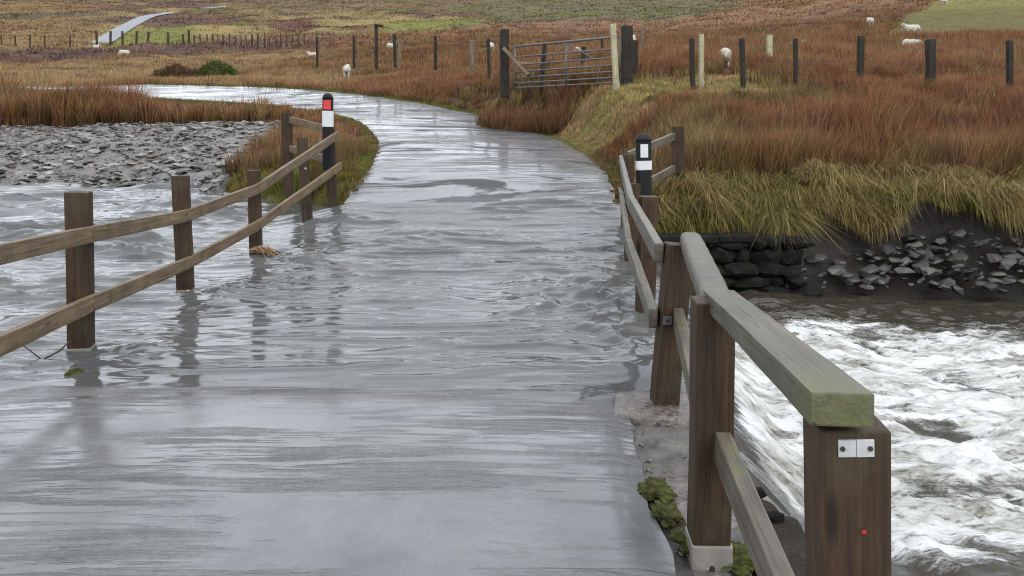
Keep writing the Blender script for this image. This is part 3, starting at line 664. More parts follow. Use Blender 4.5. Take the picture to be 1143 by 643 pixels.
# ------------------------------------------------------------------ grasses and rushes
def blades(name, cx, cy, nb, h, spread, lean, wid, c_base, c_tip, label, cat, zfun=None, simple=False, wind=(.06, 0), droop=0.0, hvar=.45, vdir=None):
    n = len(cx); idx = np.repeat(np.arange(n), nb); m = len(idx)
    a = rng.uniform(0, 2 * np.pi, m); r = np.sqrt(rng.random(m)) * spread[idx]
    bx = cx[idx] + np.cos(a) * r; by = cy[idx] + np.sin(a) * r
    bz = (zfun or ground)(bx, by) - .02
    H = h[idx] * (1 - hvar + hvar * 1.25 * rng.random(m))
    la = a + rng.normal(0, .7, m); l = lean[idx] * H * (.25 + rng.random(m))
    dx = np.cos(la) * l + wind[0] * H + rng.normal(0, .04, m) * H; dy = np.sin(la) * l + wind[1] * H
    if vdir is not None: dx = dx + vdir[0] * H; dy = dy + vdir[1] * H
    sa = la + np.pi / 2 + rng.normal(0, .6, m); w = wid[idx] * (.6 + .8 * rng.random(m)) / 2
    sx = np.cos(sa) * w; sy = np.sin(sa) * w
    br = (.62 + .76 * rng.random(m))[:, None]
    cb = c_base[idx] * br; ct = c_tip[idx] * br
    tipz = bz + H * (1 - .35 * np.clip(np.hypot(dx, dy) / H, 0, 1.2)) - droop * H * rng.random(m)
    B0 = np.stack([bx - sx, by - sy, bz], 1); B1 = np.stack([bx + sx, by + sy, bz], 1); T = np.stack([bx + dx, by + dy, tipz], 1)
    if simple:
        V = np.stack([B0, B1, T], 1).reshape(-1, 3); C = np.stack([cb, cb, ct], 1).reshape(-1, 3); F = np.arange(3 * m).reshape(-1, 3)
    else:
        mz = bz + H * .58; Mx = bx + dx * .36; My = by + dy * .36
        M0 = np.stack([Mx - sx * .8, My - sy * .8, mz], 1); M1 = np.stack([Mx + sx * .8, My + sy * .8, mz], 1); cm = cb * .45 + ct * .55
        V = np.stack([B0, B1, M0, M1, T], 1).reshape(-1, 3); C = np.stack([cb, cb, cm, cm, ct], 1).reshape(-1, 3)
        o5 = np.arange(m)[:, None] * 5; F = np.stack([o5 + [0, 1, 3], o5 + [0, 3, 2], o5 + [2, 3, 4]], 1).reshape(-1, 3)
    ob = link(name, np_mesh(name, V, F, False, {'col': C}), M_GRASS); tag(ob, label, cat, kind='stuff'); return ob
def land_ok(x, y, margin=.25):
    D, _ = road_dist(x, y)
    return (D > RHW + margin) & (y > far_bank(x) + .35) & ~bar_in(x, y) & (hill_road_dist(x, y) > 2.3)
def scatter(n, d0, d1, a0=-41, a1=41, k=1.0):
    a = rng.uniform(R(a0), R(a1), n); u = rng.random(n) ** k; d = np.exp(np.log(d0) + u * np.log(d1 / d0)); return d * np.sin(a), d * np.cos(a)
GATE_A, GATE_B = W(575, 99, 22.6), W(691, 93, 20.0)
def species(x, y):
    col, h = cover(x, y); n = len(x); j = rng.normal(0, .22, (n, 1)); col = np.clip(col * (1 + j) + rng.normal(0, .010, (n, 3)), .01, 1)
    old = rng.random(n)[:, None]
    rusty = np.clip((col[:, :1] / np.maximum(col[:, 1:2], .01) - 1.5) / .9, 0, 1)
    pale = (rng.random(n) < .13)[:, None]; col = np.where(pale, lerp(col, C_STRAW[None] * .95, .7), col)
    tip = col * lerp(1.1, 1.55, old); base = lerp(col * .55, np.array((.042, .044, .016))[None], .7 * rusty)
    return col, h, base, tip
# near rushes, both sides of the road
for nm, a0, a1, n, lab in (('rushes', -41, -1, 6400, 'rust brown rushes left of the road behind the shingle bank'), ('rushes', -1, 41, 11500, 'rust brown rushes and moor grass on the bank right of the road')):
    x, y = scatter(n, 12.3, 37 if a0 < -10 else 31, a0, a1); ok = land_ok(x, y, .35); cc = 571.5 + 857 * x / y
    ok &= ~((cc < 420) & (y > np.interp(cc, [-400, 60, 170, 420], [38, 36, 27.8, 27])))
    inR = x > 0
    ok &= ~((y - far_bank(x) < 1.0) & (y < 25) & (x > 1.5)) & ~((x < 0) & (x > -5.2) & (y < 15.6)) & ~((x < -2.2) & (y < 25) & (x / y > -.2) & (y > 21))
    col, h, base, tip = species(x, y); D, _ = road_dist(x, y); gap = fbm(x * .5, y * .5, 151, 3)
    ok &= ~((np.abs(cc - 808) < 13) & (y > 20)) & ((gap > .30) | (rng.random(len(x)) < .4))
    x, y, h, base, tip, D = x[ok], y[ok], h[ok], base[ok], tip[ok], D[ok]
    h = h * (np.interp(571.5 + 857 * x / y, [0, 150, 210, 330, 420], [2.3, 2.2, 1.5, 1.15, .9]) if a0 < -10 else np.interp(y, [12.5, 14.3, 15.3, 18.5, 21, 31], [1.35, 1.5, .95, .75, 1.1, 1.4])) * (.55 + .85 * fbm(x * .8, y * .8, 153, 2)) * (.45 + .55 * sstep(RHW + .3, RHW + 1.4, D))
    d = np.hypot(x, y)
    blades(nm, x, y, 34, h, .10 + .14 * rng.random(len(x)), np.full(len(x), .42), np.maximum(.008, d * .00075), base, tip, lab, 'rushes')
# rushes crowding the gate's hinge end
n = 150; x = rng.uniform(-.9, 1.5, n); y = 22.2 - .55 * x + rng.uniform(-1.1, .1, n); cb = np.repeat(np.array([[.05, .045, .018]]), n, 0); d = np.hypot(x, y)
blades('gate_rushes', x, y, 34, (.45 + .45 * rng.random(n)) * (1.15 - .3 * np.clip(x, 0, 1.5)), np.full(n, .12), np.full(n, .4), d * .0007, cb, np.repeat(np.array([[.21, .10, .05]]), n, 0) * (.7 + .6 * rng.random((n, 1))), 'rust brown rushes crowding the left end of the gate', 'rushes')
# middle distance
x, y = scatter(14000, 30, 98); ok = land_ok(x, y, .3); cc = 571.5 + 857 * x / y
ok &= ~((cc > 60) & (cc < 440) & (y < np.interp(x, [-30, -23, -16, -11, -7, -4], [41, 40, 37.8, 34.6, 30.8, 27])))
col, h, base, tip = species(x, y); x, y, h, base, tip = x[ok], y[ok], h[ok], base[ok], tip[ok]; d = np.hypot(x, y)
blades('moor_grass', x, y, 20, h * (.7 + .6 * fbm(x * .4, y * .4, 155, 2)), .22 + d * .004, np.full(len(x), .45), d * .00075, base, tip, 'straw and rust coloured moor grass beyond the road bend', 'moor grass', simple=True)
x, y = scatter(16000, 95, 420, k=.8); ok = land_ok(x, y, .3)
col, h, base, tip = species(x, y); x, y, h, base, tip = x[ok], y[ok], h[ok], base[ok] * .95, tip[ok] * 1.1; d = np.hypot(x, y)
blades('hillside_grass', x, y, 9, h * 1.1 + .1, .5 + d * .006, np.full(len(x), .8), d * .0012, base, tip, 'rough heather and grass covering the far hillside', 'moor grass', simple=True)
# short verge turf along the road
j = rng.integers(0, len(RC), 9000); side = rng.choice([-1, 1], 9000); T = np.gradient(RC[:, :2], axis=0); T /= np.linalg.norm(T, axis=1)[:, None]
off = RHW + .02 + rng.random(9000) ** 1.5 * .6; x = RC[j, 0] + T[j, 1] * off * side; y = RC[j, 1] - T[j, 0] * off * side
ok = (y > 11.4) & (y < 44) & (y > far_bank(x) + .2) & ~bar_in(x, y) & ((np.abs(x) < 40)); x, y = x[ok], y[ok]; d = np.hypot(x, y); n = len(x)
cb = np.repeat(np.array([[.075, .095, .022]]), n, 0) * (.7 + .6 * rng.random((n, 1)))
blades('verge_turf', x, y, 12, .05 + .10 * rng.random(n), np.full(n, .12), np.full(n, .6), np.maximum(.006, d * .0006), cb, cb * np.array((1.7, 1.5, 1.2)), 'short green turf fringing the road edge', 'turf', simple=True)
# long grass on the lip of the downstream bank
def bank_surface(x, y):
    t = y - far_bank(x); g = ground(x, far_bank(x) + 1.5)
    return .48 * (fbm(x * 1.15, y * 1.5, 271, 2) - .40) * (1 - sstep(1.3, 2.0, t)) * sstep(.0, .3, t) + np.where(t > 1.5, ground(x, y), np.where(t < .22, lip(x), lerp(lip(x) + .03, g, np.clip((t - .22) / 1.28, 0, 1) ** .8) + .07))
n = 6000; x = rng.uniform(1.95, 13, n); y = far_bank(x) + .2 + 1.15 * rng.random(n); ok = (x / y < .95); x, y = x[ok], y[ok]; n = len(x)
cb = lerp(np.array([[.085, .105, .024]]), np.array([[.18, .145, .05]]), sstep(.4, .6, fbm(x * 1.6, y * 1.6, 281, 3))[:, None]) * (.6 + .7 * rng.random((n, 1)))
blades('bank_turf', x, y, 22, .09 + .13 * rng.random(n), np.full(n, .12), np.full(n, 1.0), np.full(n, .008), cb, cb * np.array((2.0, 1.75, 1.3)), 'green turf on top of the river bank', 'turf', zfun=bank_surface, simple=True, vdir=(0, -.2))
def bank_tufts(name, n, t0, t1, hlo, hhi, droop, lean, pull, lab, sel):
    x = rng.uniform(1.95, 15, n); y = far_bank(x) + t0 + (t1 - t0) * rng.random(n); g = fbm(x * 1.3, y * 1.6, sel, 3); ok = (x / y < .95) & (g + .16 * rng.random(n) > .56); x, y, g = x[ok], y[ok], g[ok]; n = len(x)
    k_ = sstep(.45, .66, g + .12 * rng.normal(0, 1, n))[:, None]
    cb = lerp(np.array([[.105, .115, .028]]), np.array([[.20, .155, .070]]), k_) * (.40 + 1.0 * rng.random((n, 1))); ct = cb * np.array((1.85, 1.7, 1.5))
    hh = (hlo + (hhi - hlo) * rng.random(n)) * (.55 + .9 * fbm(x * 1.1, y * 0, sel + 2, 2))
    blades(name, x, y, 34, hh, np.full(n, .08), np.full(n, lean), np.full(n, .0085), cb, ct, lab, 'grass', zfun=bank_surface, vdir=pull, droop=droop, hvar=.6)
bank_tufts('bank_grass', 900, .3, 1.15, .18, .34, .85, 1.9, (.15, -.5), 'straw coloured tufts lying over the river bank top', 241)
n = 60; x = np.concatenate([rng.uniform(2.1, 11, 48), rng.normal(4.05, .13, 12)]); y = far_bank(x) + np.concatenate([.3 + 1.1 * rng.random(48) * .8, .1 + .15 * rng.random(12)])
cb = lerp(np.array([[.12, .12, .034]]), np.array([[.24, .18, .085]]), rng.random((n, 1))) * (.7 + .5 * rng.random((n, 1)))
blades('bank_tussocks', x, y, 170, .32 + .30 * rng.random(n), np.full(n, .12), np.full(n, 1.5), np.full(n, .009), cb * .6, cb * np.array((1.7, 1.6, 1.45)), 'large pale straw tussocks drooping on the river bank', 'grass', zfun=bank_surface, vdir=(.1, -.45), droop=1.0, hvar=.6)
bank_tufts('overhanging_grass', 1050, .16, .45, .20, .44, 1.5, .6, (.05, -.55), 'straw coloured grass hanging over the undercut bank', 251)
# low grass on the knoll by the left railing's end
n = 1500; x = rng.uniform(-6.0, -2.3, n); y = rng.uniform(12.4, 17, n); D, _ = road_dist(x, y); ok = (D > RHW + .05) & (y > far_bank(x) + .12) & (y < far_bank(x) + 2.6) & ~bar_in(x, y); x, y = x[ok], y[ok]; n = len(x)
gsel = sstep(.4, .6, fbm(x * .9, y * .9, 171, 3))[:, None]; cb = lerp(np.array([[.085, .105, .022]]), np.array([[.13, .115, .035]]), gsel) * (.75 + .5 * rng.random((n, 1)))
blades('knoll_grass', x, y, 34, (.10 + .16 * rng.random(n)), np.full(n, .12), np.full(n, .7), np.full(n, .009), cb, cb * np.array((1.8, 1.6, 1.2)), 'yellow green grass on the knoll beside the left railing end', 'grass')
n = 90; x = rng.uniform(-3.9, -2.55, n); y = rng.uniform(13.6, 16.6, n); D, _ = road_dist(x, y); ok = (D > RHW + .2) & (y > far_bank(x) + .5); x, y = x[ok], y[ok]; n = len(x)
cb = np.repeat(np.array([[.05, .05, .02]]), n, 0); blades('knoll_rushes', x, y, 36, .30 + .25 * rng.random(n), np.full(n, .10), np.full(n, .35), np.full(n, .009), cb, np.repeat(np.array([[.17, .095, .045]]), n, 0) * (.8 + .4 * rng.random((n, 1))), 'dark rushes behind the red and white marker post', 'rushes')

# ------------------------------------------------------------------ railings of the bridge
def bolt(parent_thing, p, n, r=.012, name='bolt', mat=None, L=.010):
    n = Vector(n).normalized(); p = Vector(p)
    return sweep(name, [p, p + n * L], circ(r, 8), mat or M_BOLT, parent_thing, up=(0, 0, 1) if abs(n.z) < .9 else (0, 1, 0), smooth=False)
def post(th, base, top, w, mat=M_POST, shoe=None, face=(0, -1, 0), below=.35, name='post', slant=0, wd=None):
    base = Vector(base); top = Vector(top); d = (top - base).normalized()
    o = beam(name, base - d * below, top, w, wd or w, mat, th, face, bev=.009, segs=3, wob=.0035)
    if shoe:
        s_ = beam('post_shoe', base - d * .12, base + d * shoe, w + .012, (wd or w) + .012, M_CONC, th, face, bev=.006)
        M, L = frame(base, top, face); fz = M.col[2].to_3d()
        bolt(s_, base + d * shoe * .45 + fz * (w / 2 + .004), fz, .010)
    return o
LR = empty('bridge_railing', W(88, 400, 5.66)); tag(LR, 'left two rail timber railing standing in the flood water', 'railing')
lp = [((-2.95, 3.55, -.02), (-2.95, 3.55, 1.22)), (W(91, 402, 5.66), W(88, 214, 5.66)), (W(208, 334, 7.73), W(201, 196, 7.73)), (W(286, 281, 9.6), W(283, 190, 9.6)), (W(343, 243, 11.4), W(337, 154, 11.5)), (W(371, 226, 12.3), W(368, 140, 12.35))]
for i, (b_, t_) in enumerate(lp):
    post(LR, b_, t_, .155 if i < 5 else .15, shoe=(.11 if i in (1, 2) else None), face=(.25, -1, 0))
post(LR, W(321, 195, 13.4), W(320, 126, 13.4), .19, face=(.3, -1, 0))
top_pts = [Vector((-2.83, 3.45, 1.00)), W(99, 262, 5.58), W(207, 241, 7.62), W(287, 211, 9.45), W(375, 152, 12.15)]
bot_pts = [Vector((-2.83, 3.45, .47)), W(101, 339, 5.58), W(209, 294, 7.62), W(287, 252, 9.45), W(379, 186, 12.15)]
for nm, P in (('top_rail', top_pts), ('bottom_rail', bot_pts)):
    for a, b_ in zip(P, P[1:]):
        d = (b_ - a).normalized(); e0 = a + d * .003; e1 = b_ - d * .003
        if b_ is P[-1]: e1 = b_ + d * .06
        beam(nm, e0, e1, .05, .118, M_RAIL, LR, bev=.006, wob=.002)
beam('wing_rail', W(324, 134, 13.3), W(364, 144, 12.45), .05, .115, M_RAIL, LR, bev=.006)
beam('wing_rail', W(324, 166, 13.3), W(364, 178, 12.45), .05, .115, M_RAIL, LR, bev=.006)
for (u, v, y) in ((341, 188, 11.3), (210, 325, 7.64)): bolt(LR, W(u, v, y), (.25, -1, 0), .016, mat=M_PLATE)

RR = empty('bridge_railing', W(740, 467, 4.49)); tag(RR, 'right timber railing with mossy top beam above the white rapids', 'railing')
r1b, r1t = W(953, 1060, 1.52), W(943, 467, 1.52)
post(RR, r1b, r1t, .136, face=(-.12, -1, 0))
post(RR, W(790, 641, 2.82), W(796, 334, 2.82), .142, shoe=.155, face=(-.05, -1, 0))
post(RR, W(740, 468, 4.49), W(758, 272, 4.49), .148, shoe=.10, face=(.05, -1, 0))
post(RR, W(719, 362, 6.7), W(724, 219, 6.7), .15, face=(.05, -1, 0))
post(RR, W(704, 304, 9.2), W(707, 205, 9.2), .15, face=(.05, -1, 0))
post(RR, W(699, 264, 11.0), W(701, 172, 11.0), .15, face=(.05, -1, 0))
post(RR, W(757, 203, 12.0), W(757, 141, 12.0), .18, face=(-.4, -1, 0), wd=.15)
# round-shouldered capping beam and flat capping plank
cpts = [W(801, 329, 2.86), W(794, 311, 3.12), W(783, 287, 3.55), W(775, 269, 4.05), W(770, 258, 4.72)]
cpts = [Vector(p) - Vector((0, 0, .045)) for p in cpts]
cp = [Vector(p) for p in catmull([tuple(p) for p in cpts], .08)]
sweep('capping_beam', cp, rrect(.122, .088, .028, 3), M_CAP, RR, scale=[1 + .02 * math.sin(i * 2.3) for i in range(len(cp) - 2)] + [.95, .86])
pa, pb = W(802, 323, 2.93), W(942, 438, 1.415)
beam('capping_plank', pa - Vector((0, 0, .034)), pb - Vector((0, 0, .034)), .118, .066, M_PLANK, RR, bev=.005, wob=.0015)
beam('bottom_rail', W(757, 354, 4.40), W(786, 478, 3.0), .055, .115, M_RAIL_R, RR, bev=.006)
beam('bottom_rail', W(801, 486, 2.84), W(922, 780, 1.60), .060, .115, M_RAIL_R, RR, bev=.006)
tp = [W(699, 178, 11.0), W(713, 224, 6.75), W(747, 283, 4.50)]; bp = [W(699, 216, 11.0), W(711, 272, 6.75), W(741, 356, 4.46)]
for nm, P in (('top_rail', tp), ('bottom_rail', bp)):
    P = [p - Vector((.075, 0, 0)) if i < 2 else p - Vector((.06, 0, 0)) for i, p in enumerate(P)]
    for a, b_ in zip(P, P[1:]):
        d = (b_ - a).normalized(); beam(nm, a + d * .003, b_ - d * .003, .055, .118, M_RAIL_R, RR, bev=.012, segs=3, wob=.002)
beam('wing_rail', W(701, 174, 11.0), W(753, 152, 11.95), .05, .115, M_RAIL_R, RR, bev=.006)
beam('wing_rail', W(716, 208, 11.2), W(753, 188, 11.95), .05, .115, M_RAIL_R, RR, bev=.006)
# zinc plate with two bolts and a paint dot on the nearest post, strap on the next
fr, _ = frame(r1b, r1t, (-.12, -1, 0)); fz = fr.col[2].to_3d(); fy = fr.col[1].to_3d(); ax = fr.col[0].to_3d()
pc = r1t - ax * .034 + fz * .0700
sg = 1 if fy.x > 0 else -1
pl = beam('number_plate', pc - fy * .034, pc + fy * .034, .036, .004, M_PLATE, RR, face=fz, bev=.0012, segs=1)
for q in (-.026, .026): bolt(pl, pc + fy * q + fz * .002, fz, .0050, L=.003)
beam('plate_seam', pc + fz * .0023 - ax * .019, pc + fz * .0023 + ax * .019, .0008, .0006, M_STEEL, pl, face=fz, bev=0)
dotp = r1t - ax * .205 + fz * .0715 + fy * (.012 * sg); sweep('paint_dot', [dotp, dotp + fz * .0012], circ(.0052, 7), M_REDPAINT, RR, smooth=False)
bk = W(780, 484, 2.83); bo = beam('bracket', bk + Vector((-.012, 0, 0)), bk + Vector((.03, 0, 0)), .045, .005, M_STEEL, RR, face=(0, -1, 0), bev=.001, segs=1); bolt(bo, bk + Vector((.01, -.003, 0)), (0, -1, 0), .006)
bk = W(744, 358, 4.40); bo = beam('bracket', bk + Vector((-.02, 0, 0)), bk + Vector((.03, 0, 0)), .05, .005, M_STEEL, RR, face=(0, -1, 0), bev=.001, segs=1); bolt(bo, bk + Vector((.006, -.003, 0)), (0, -1, 0), .008)
for (u, v, y) in ((742, 452, 4.41), (726, 285, 6.6)): bolt(RR, W(u, v, y), (0, -1, 0), .014)

# hazard marker posts
def marker(base, top, w, label, red, win):
    """black marker post with domed cap, white band and a reflector; local X runs up"""
    base = Vector(base); top = Vector(top); ax = (top - base).normalized(); L = (top - base).length
    th = empty('marker_post', base); tag(th, label, 'marker post', 'marker posts at the bridge ends')
    pr = rrect(w, w * .62, w * .2, 3); dome = [(0, 1), (.35, .97), (.7, .82), (.9, .55), (1, .2)]
    pts = [base + ax * (L - w * .55) + ax * (w * .55 * a) for a, _ in dome]
    f = (0, 1, 0)
    sl = sweep('sleeve', [base, base + ax * (L - w * .56)], pr, M_BLACK, th, up=f, smooth=False)
    sweep('cap', pts, pr, M_BLACK, th, up=f, scale=[s for _, s in dome])
    (w0, w1), (q0, q1) = win
    sweep('white_band', [base + ax * (L - w1), base + ax * (L - w0)], rrect(w + .008, w * .62 + .008, w * .2, 3), M_WHITE, sl, up=f, cap=True, smooth=False)
    c0 = base + ax * (L - q1) - Vector((0, w * .31 + .003, 0)); c1 = base + ax * (L - q0) - Vector((0, w * .31 + .003, 0))
    beam('reflector', c0, c1, w * .70 if red else w * .5, .006, M_RED if red else M_WHITE, sl, face=(0, -1, 0), bev=.002, segs=1)
    return th
marker(W(366, 190, 12.1), W(366, 104, 12.1), .165, 'marker post with red reflector and white band at the left railing', True, ((.275, .52), (.11, .255)))
marker(W(719, 236, 9.35), W(718, 149, 9.35), .185, 'black marker post with white reflector behind the right railing', False, ((.33, .44), (.13, .29)))

# ------------------------------------------------------------------ field gate and fences
def stick(th, u, vt, vb, y, wpx, mat=M_POST_OLD, lean=0, name='post', below=.3):
    w = wpx * y / 857
    return beam(name, W(u, vb, y) - Vector((0, 0, below)), W(u + lean, vt, y), w, w * .85, mat, th, face=(.2, -1, 0), bev=.01, segs=1, wob=w * .05)
g = empty('field_gate', GATE_B); tag(g, 'grey galvanised seven bar field gate half sunk in rushes', 'gate')
up_ = Vector((0, 0, 1)); A, B = GATE_A.copy(), GATE_B.copy(); A.z = max(A.z, B.z - .16)
Ht = W(691, 40, 20.0).z - B.z - .02; HtA = W(575, 52, 22.6).z - A.z
fr_ = [.02, .13, .26, .40, .56, .75, 1.0]
for f_ in fr_:
    sweep('bar', [A + up_ * (HtA * f_), B + up_ * (Ht * f_)], circ(.030 if f_ == 1.0 else .021, 8), M_STEEL, g)
for t_ in (0, .52, 1):
    p = A.lerp(B, t_); h_ = lerp(HtA, Ht, t_); sweep('upright', [p, p + up_ * h_], circ(.026, 8), M_STEEL, g, up=(0, 1, 0))
mid = A.lerp(B, .52)
sweep('brace', [mid + up_ * (Ht * .98), A.lerp(B, .27) + up_ * (Ht * .40)], circ(.018, 6), M_STEEL, g, up=(0, 1, 0))
sweep('brace', [mid + up_ * (Ht * .98), A.lerp(B, .78) + up_ * (Ht * .56)], circ(.018, 6), M_STEEL, g, up=(0, 1, 0))
def single(name, label, cat, u, vt, vb, y, wpx, mat=M_POST_OLD, lean=0, group=None):
    th = empty(name, W(u, vb, y)); tag(th, label, cat, group); stick(th, u, vt, vb, y, wpx, mat, lean); return th
lg = single('gate_post', 'thick dark gate post with a diagonal prop left of the gate', 'gate post', 563, 33, 98, 23.2, 9.5)
beam('prop', W(562, 54, 23.0), W(590, 84, 22.2), .10, .10, M_PALE if False else M_RAIL, lg, face=(0, -1, 0), bev=.02)
rg = single('gate_post', 'stout black gate post right of the gate beside the pale stake', 'gate post', 700, 29, 98, 19.9, 10.5)
single('gate_post', 'lower dark post just behind the stout right gate post', 'gate post', 708, 45, 96, 20.6, 7)
single('stake', 'pale new timber stake leaning in front of the gate', 'stake', 689, 27, 98, 19.4, 6, M_PALE, -5)
single('stake', 'dark stake leaning behind the gate near its left end', 'stake', 604, 48, 88, 23.6, 4.5, M_POST_OLD, 4)
single('stake', 'dark leaning stake seen through the middle of the gate', 'stake', 647, 52, 90, 22.6, 4.5, M_POST_OLD, 5)

def wire_fence(label, specs, wires, loc):
    """specs: (u, top row, bottom row, metres ahead, width px, material, lean)"""
    th = empty('wire_fence', loc); tag(th, label, 'fence')
    for (u, vt, vb, y, wpx, mat, ln) in specs: stick(th, u, vt, vb, y, wpx, mat, ln)
    for f_ in wires:
        P = [W(u, lerp(vb, vt, f_), y) for (u, vt, vb, y, *_r) in specs]
        pts = []
        for a, b_ in zip(P, P[1:]):
            for q in range(3): t_ = q / 3; pts.append(a.lerp(b_, t_) - Vector((0, 0, .05 * math.sin(math.pi * t_))))
        pts.append(P[-1]); sweep('wire', pts, circ(.0035 if specs[0][3] < 30 else .006, 4), M_WIRE, th)
    return th
O_, N_ = M_POST_OLD, M_PALE
wire_fence('wire fence of dark weathered posts on the bank right of the gate',
    [(774, 43, 98, 18.4, 5, O_, -2), (831, 43, 100, 17.6, 5, O_, -3), (889, 43, 100, 17.3, 4.5, O_, -1), (960, 40, 104, 17.0, 6.5, O_, 1), (1039, 44, 114, 16.6, 8.5, O_, 0), (1128, 45, 114, 16.3, 6, O_, -1), (1215, 46, 118, 16.0, 6, O_, 1)], (.86, .55), W(774, 98, 18.4))
single('stake', 'pale new stake beside the first fence post right of the gate', 'stake', 783, 38, 97, 18.6, 5, N_)
single('stake', 'pale stake standing behind the fence between two dark posts', 'stake', 859, 39, 88, 22, 5.5, N_)
single('stake', 'thin dark stake standing right of the gate posts in the rushes', 'stake', 672, 42, 66, 33, 2.6)
single('stake', 'thin pale stake in the far rushes above the right gate post', 'stake', 717, 30, 52, 42, 2.6, M_RAIL)
wire_fence('wire fence running left from the gate through the rushes',
    [(546, 43, 78, 30, 3.4, O_, -1), (486, 40, 72, 42, 3.6, O_, 0), (441, 38, 70, 50, 3.4, O_, -1), (395, 40, 72, 56, 3.0, O_, 0), (354, 41, 70, 62, 2.8, O_, 0)], (.8,), W(546, 78, 30))
single('stake', 'stubby pale post in the rushes left of the gate', 'stake', 527, 45, 80, 34, 4.5, M_RAIL)
single('stake', 'pale post beside a dark one left of the gate', 'stake', 446, 43, 72, 48, 3.2, M_RAIL)
sp = single('strainer_post', 'tall dark strainer post with a block on top, far left of the gate', 'post', 420, 27, 72, 54, 3.6)
beam('block', W(418, 28, 53.9), W(428, 29.5, 53.9), .16, .16, M_POST_OLD, sp, face=(0, -1, 0), bev=.03)
wire_fence('far line of dark posts in front of the hillside road',
    [(u, v + (1.5 if u > 100 else 3) + random.uniform(-.5, 1), v + 15, 112, 2.1 if u > 100 else 1.4, M_POST, random.uniform(-1, 1)) for u, v in ((2, 36), (17, 37), (33, 36), (50, 36), (78, 36), (108, 33), (123, 33), (137, 33), (152, 33), (165, 33), (188, 34), (211, 32))], (.85,), W(2, 51, 112))
fs = [(205 + i * 6.4 + random.uniform(-1.2, 1.2), 38.5 + random.uniform(-1.5, 2), 50, 112 - i * .6, random.choice((1.1, 1.3, 1.9)), M_POST, random.uniform(-1, 1)) for i in range(22)]
wire_fence('far close-set line of small posts below the middle of the hill', fs, (.8, .45), W(220, 50, 112))

# ------------------------------------------------------------------ sheep (one continuous woolly mesh each)
def sheep_mesh(pose):
    bm = bmesh.new()
    def ball(c, r, s=2): 
        q = bmesh.ops.create_icosphere(bm, subdivisions=s, radius=1); bmesh.ops.scale(bm, verts=q['verts'], vec=r); bmesh.ops.translate(bm, verts=q['verts'], vec=c)
        return q['verts']
    def limb(a, b, r0, r1):
        a, b = Vector(a), Vector(b); q = bmesh.ops.create_cone(bm, cap_ends=True, segments=8, radius1=r0, radius2=r1, depth=(b - a).length)
        M = (b - a).to_track_quat('Z', 'Y').to_matrix().to_4x4(); M.translation = (a + b) / 2; bmesh.ops.transform(bm, matrix=M, verts=q['verts'])
    dz = -.28 if pose == 'lying' else 0
    ball((0, 0, .60 + dz), (.50, .27, .27), 3); ball((.33, 0, .64 + dz), (.24, .22, .25)); ball((-.30, 0, .62 + dz), (.25, .25, .25))
    if pose == 'graze': nk, hd, mz = (.55, 0, .46), (.66, 0, .22), (.74, 0, .10)
    else: nk, hd, mz = (.54, 0, .80 + dz), (.64, 0, .93 + dz), (.79, 0, .87 + dz)
    limb((.36, 0, .66 + dz), nk, .19, .13); limb(nk, hd, .13, .10); ball(hd, (.11, .085, .10)); limb(hd, mz, .085, .05); ball(mz, (.055, .05, .05))
    for s_ in (-1, 1):
        ball((hd[0] - .03, s_ * .12, hd[2] + .04), (.03, .075, .03))
        if pose == 'lying':
            limb((.30, s_ * .16, .14), (.48, s_ * .18, .05), .06, .045); limb((-.2, s_ * .2, .14), (.06, s_ * .26, .05), .08, .05)
        else:
            limb((.33, s_ * .13, .50), (.34, s_ * .13, .25), .075, .045); limb((.34, s_ * .13, .25), (.33, s_ * .13, 0), .042, .036)
            limb((-.34, s_ * .14, .52), (-.30, s_ * .14, .34), .10, .06); limb((-.30, s_ * .14, .34), (-.39, s_ * .14, .22), .055, .042); limb((-.39, s_ * .14, .22), (-.37, s_ * .14, 0), .040, .036)
    limb((-.50, 0, .66 + dz), (-.58, 0, .45 + dz), .05, .035)
    me = bm_mesh('s', bm); ob = bpy.data.objects.new('sheep', me); COL.objects.link(ob)
    r = ob.modifiers.new('r', 'REMESH'); r.mode = 'VOXEL'; r.voxel_size = .028
    bpy.context.view_layer.update()
    out = bpy.data.meshes.new_from_object(ob.evaluated_get(bpy.context.evaluated_depsgraph_get())); bpy.data.objects.remove(ob); bpy.data.meshes.remove(me)
    n = len(out.vertices); v = np.empty(n * 3); out.vertices.foreach_get('co', v); v = v.reshape(-1, 3)
    v += (rng.random((n, 3)) - .5) * .016; out.vertices.foreach_set('co', v.ravel())
    out.polygons.foreach_set('use_smooth', np.ones(len(out.polygons), bool)); out.materials.clear(); out.materials.append(M_WOOL); out.name = 'sheep'; return out
SM = {p: sheep_mesh(p) for p in ('stand', 'graze', 'lying')}
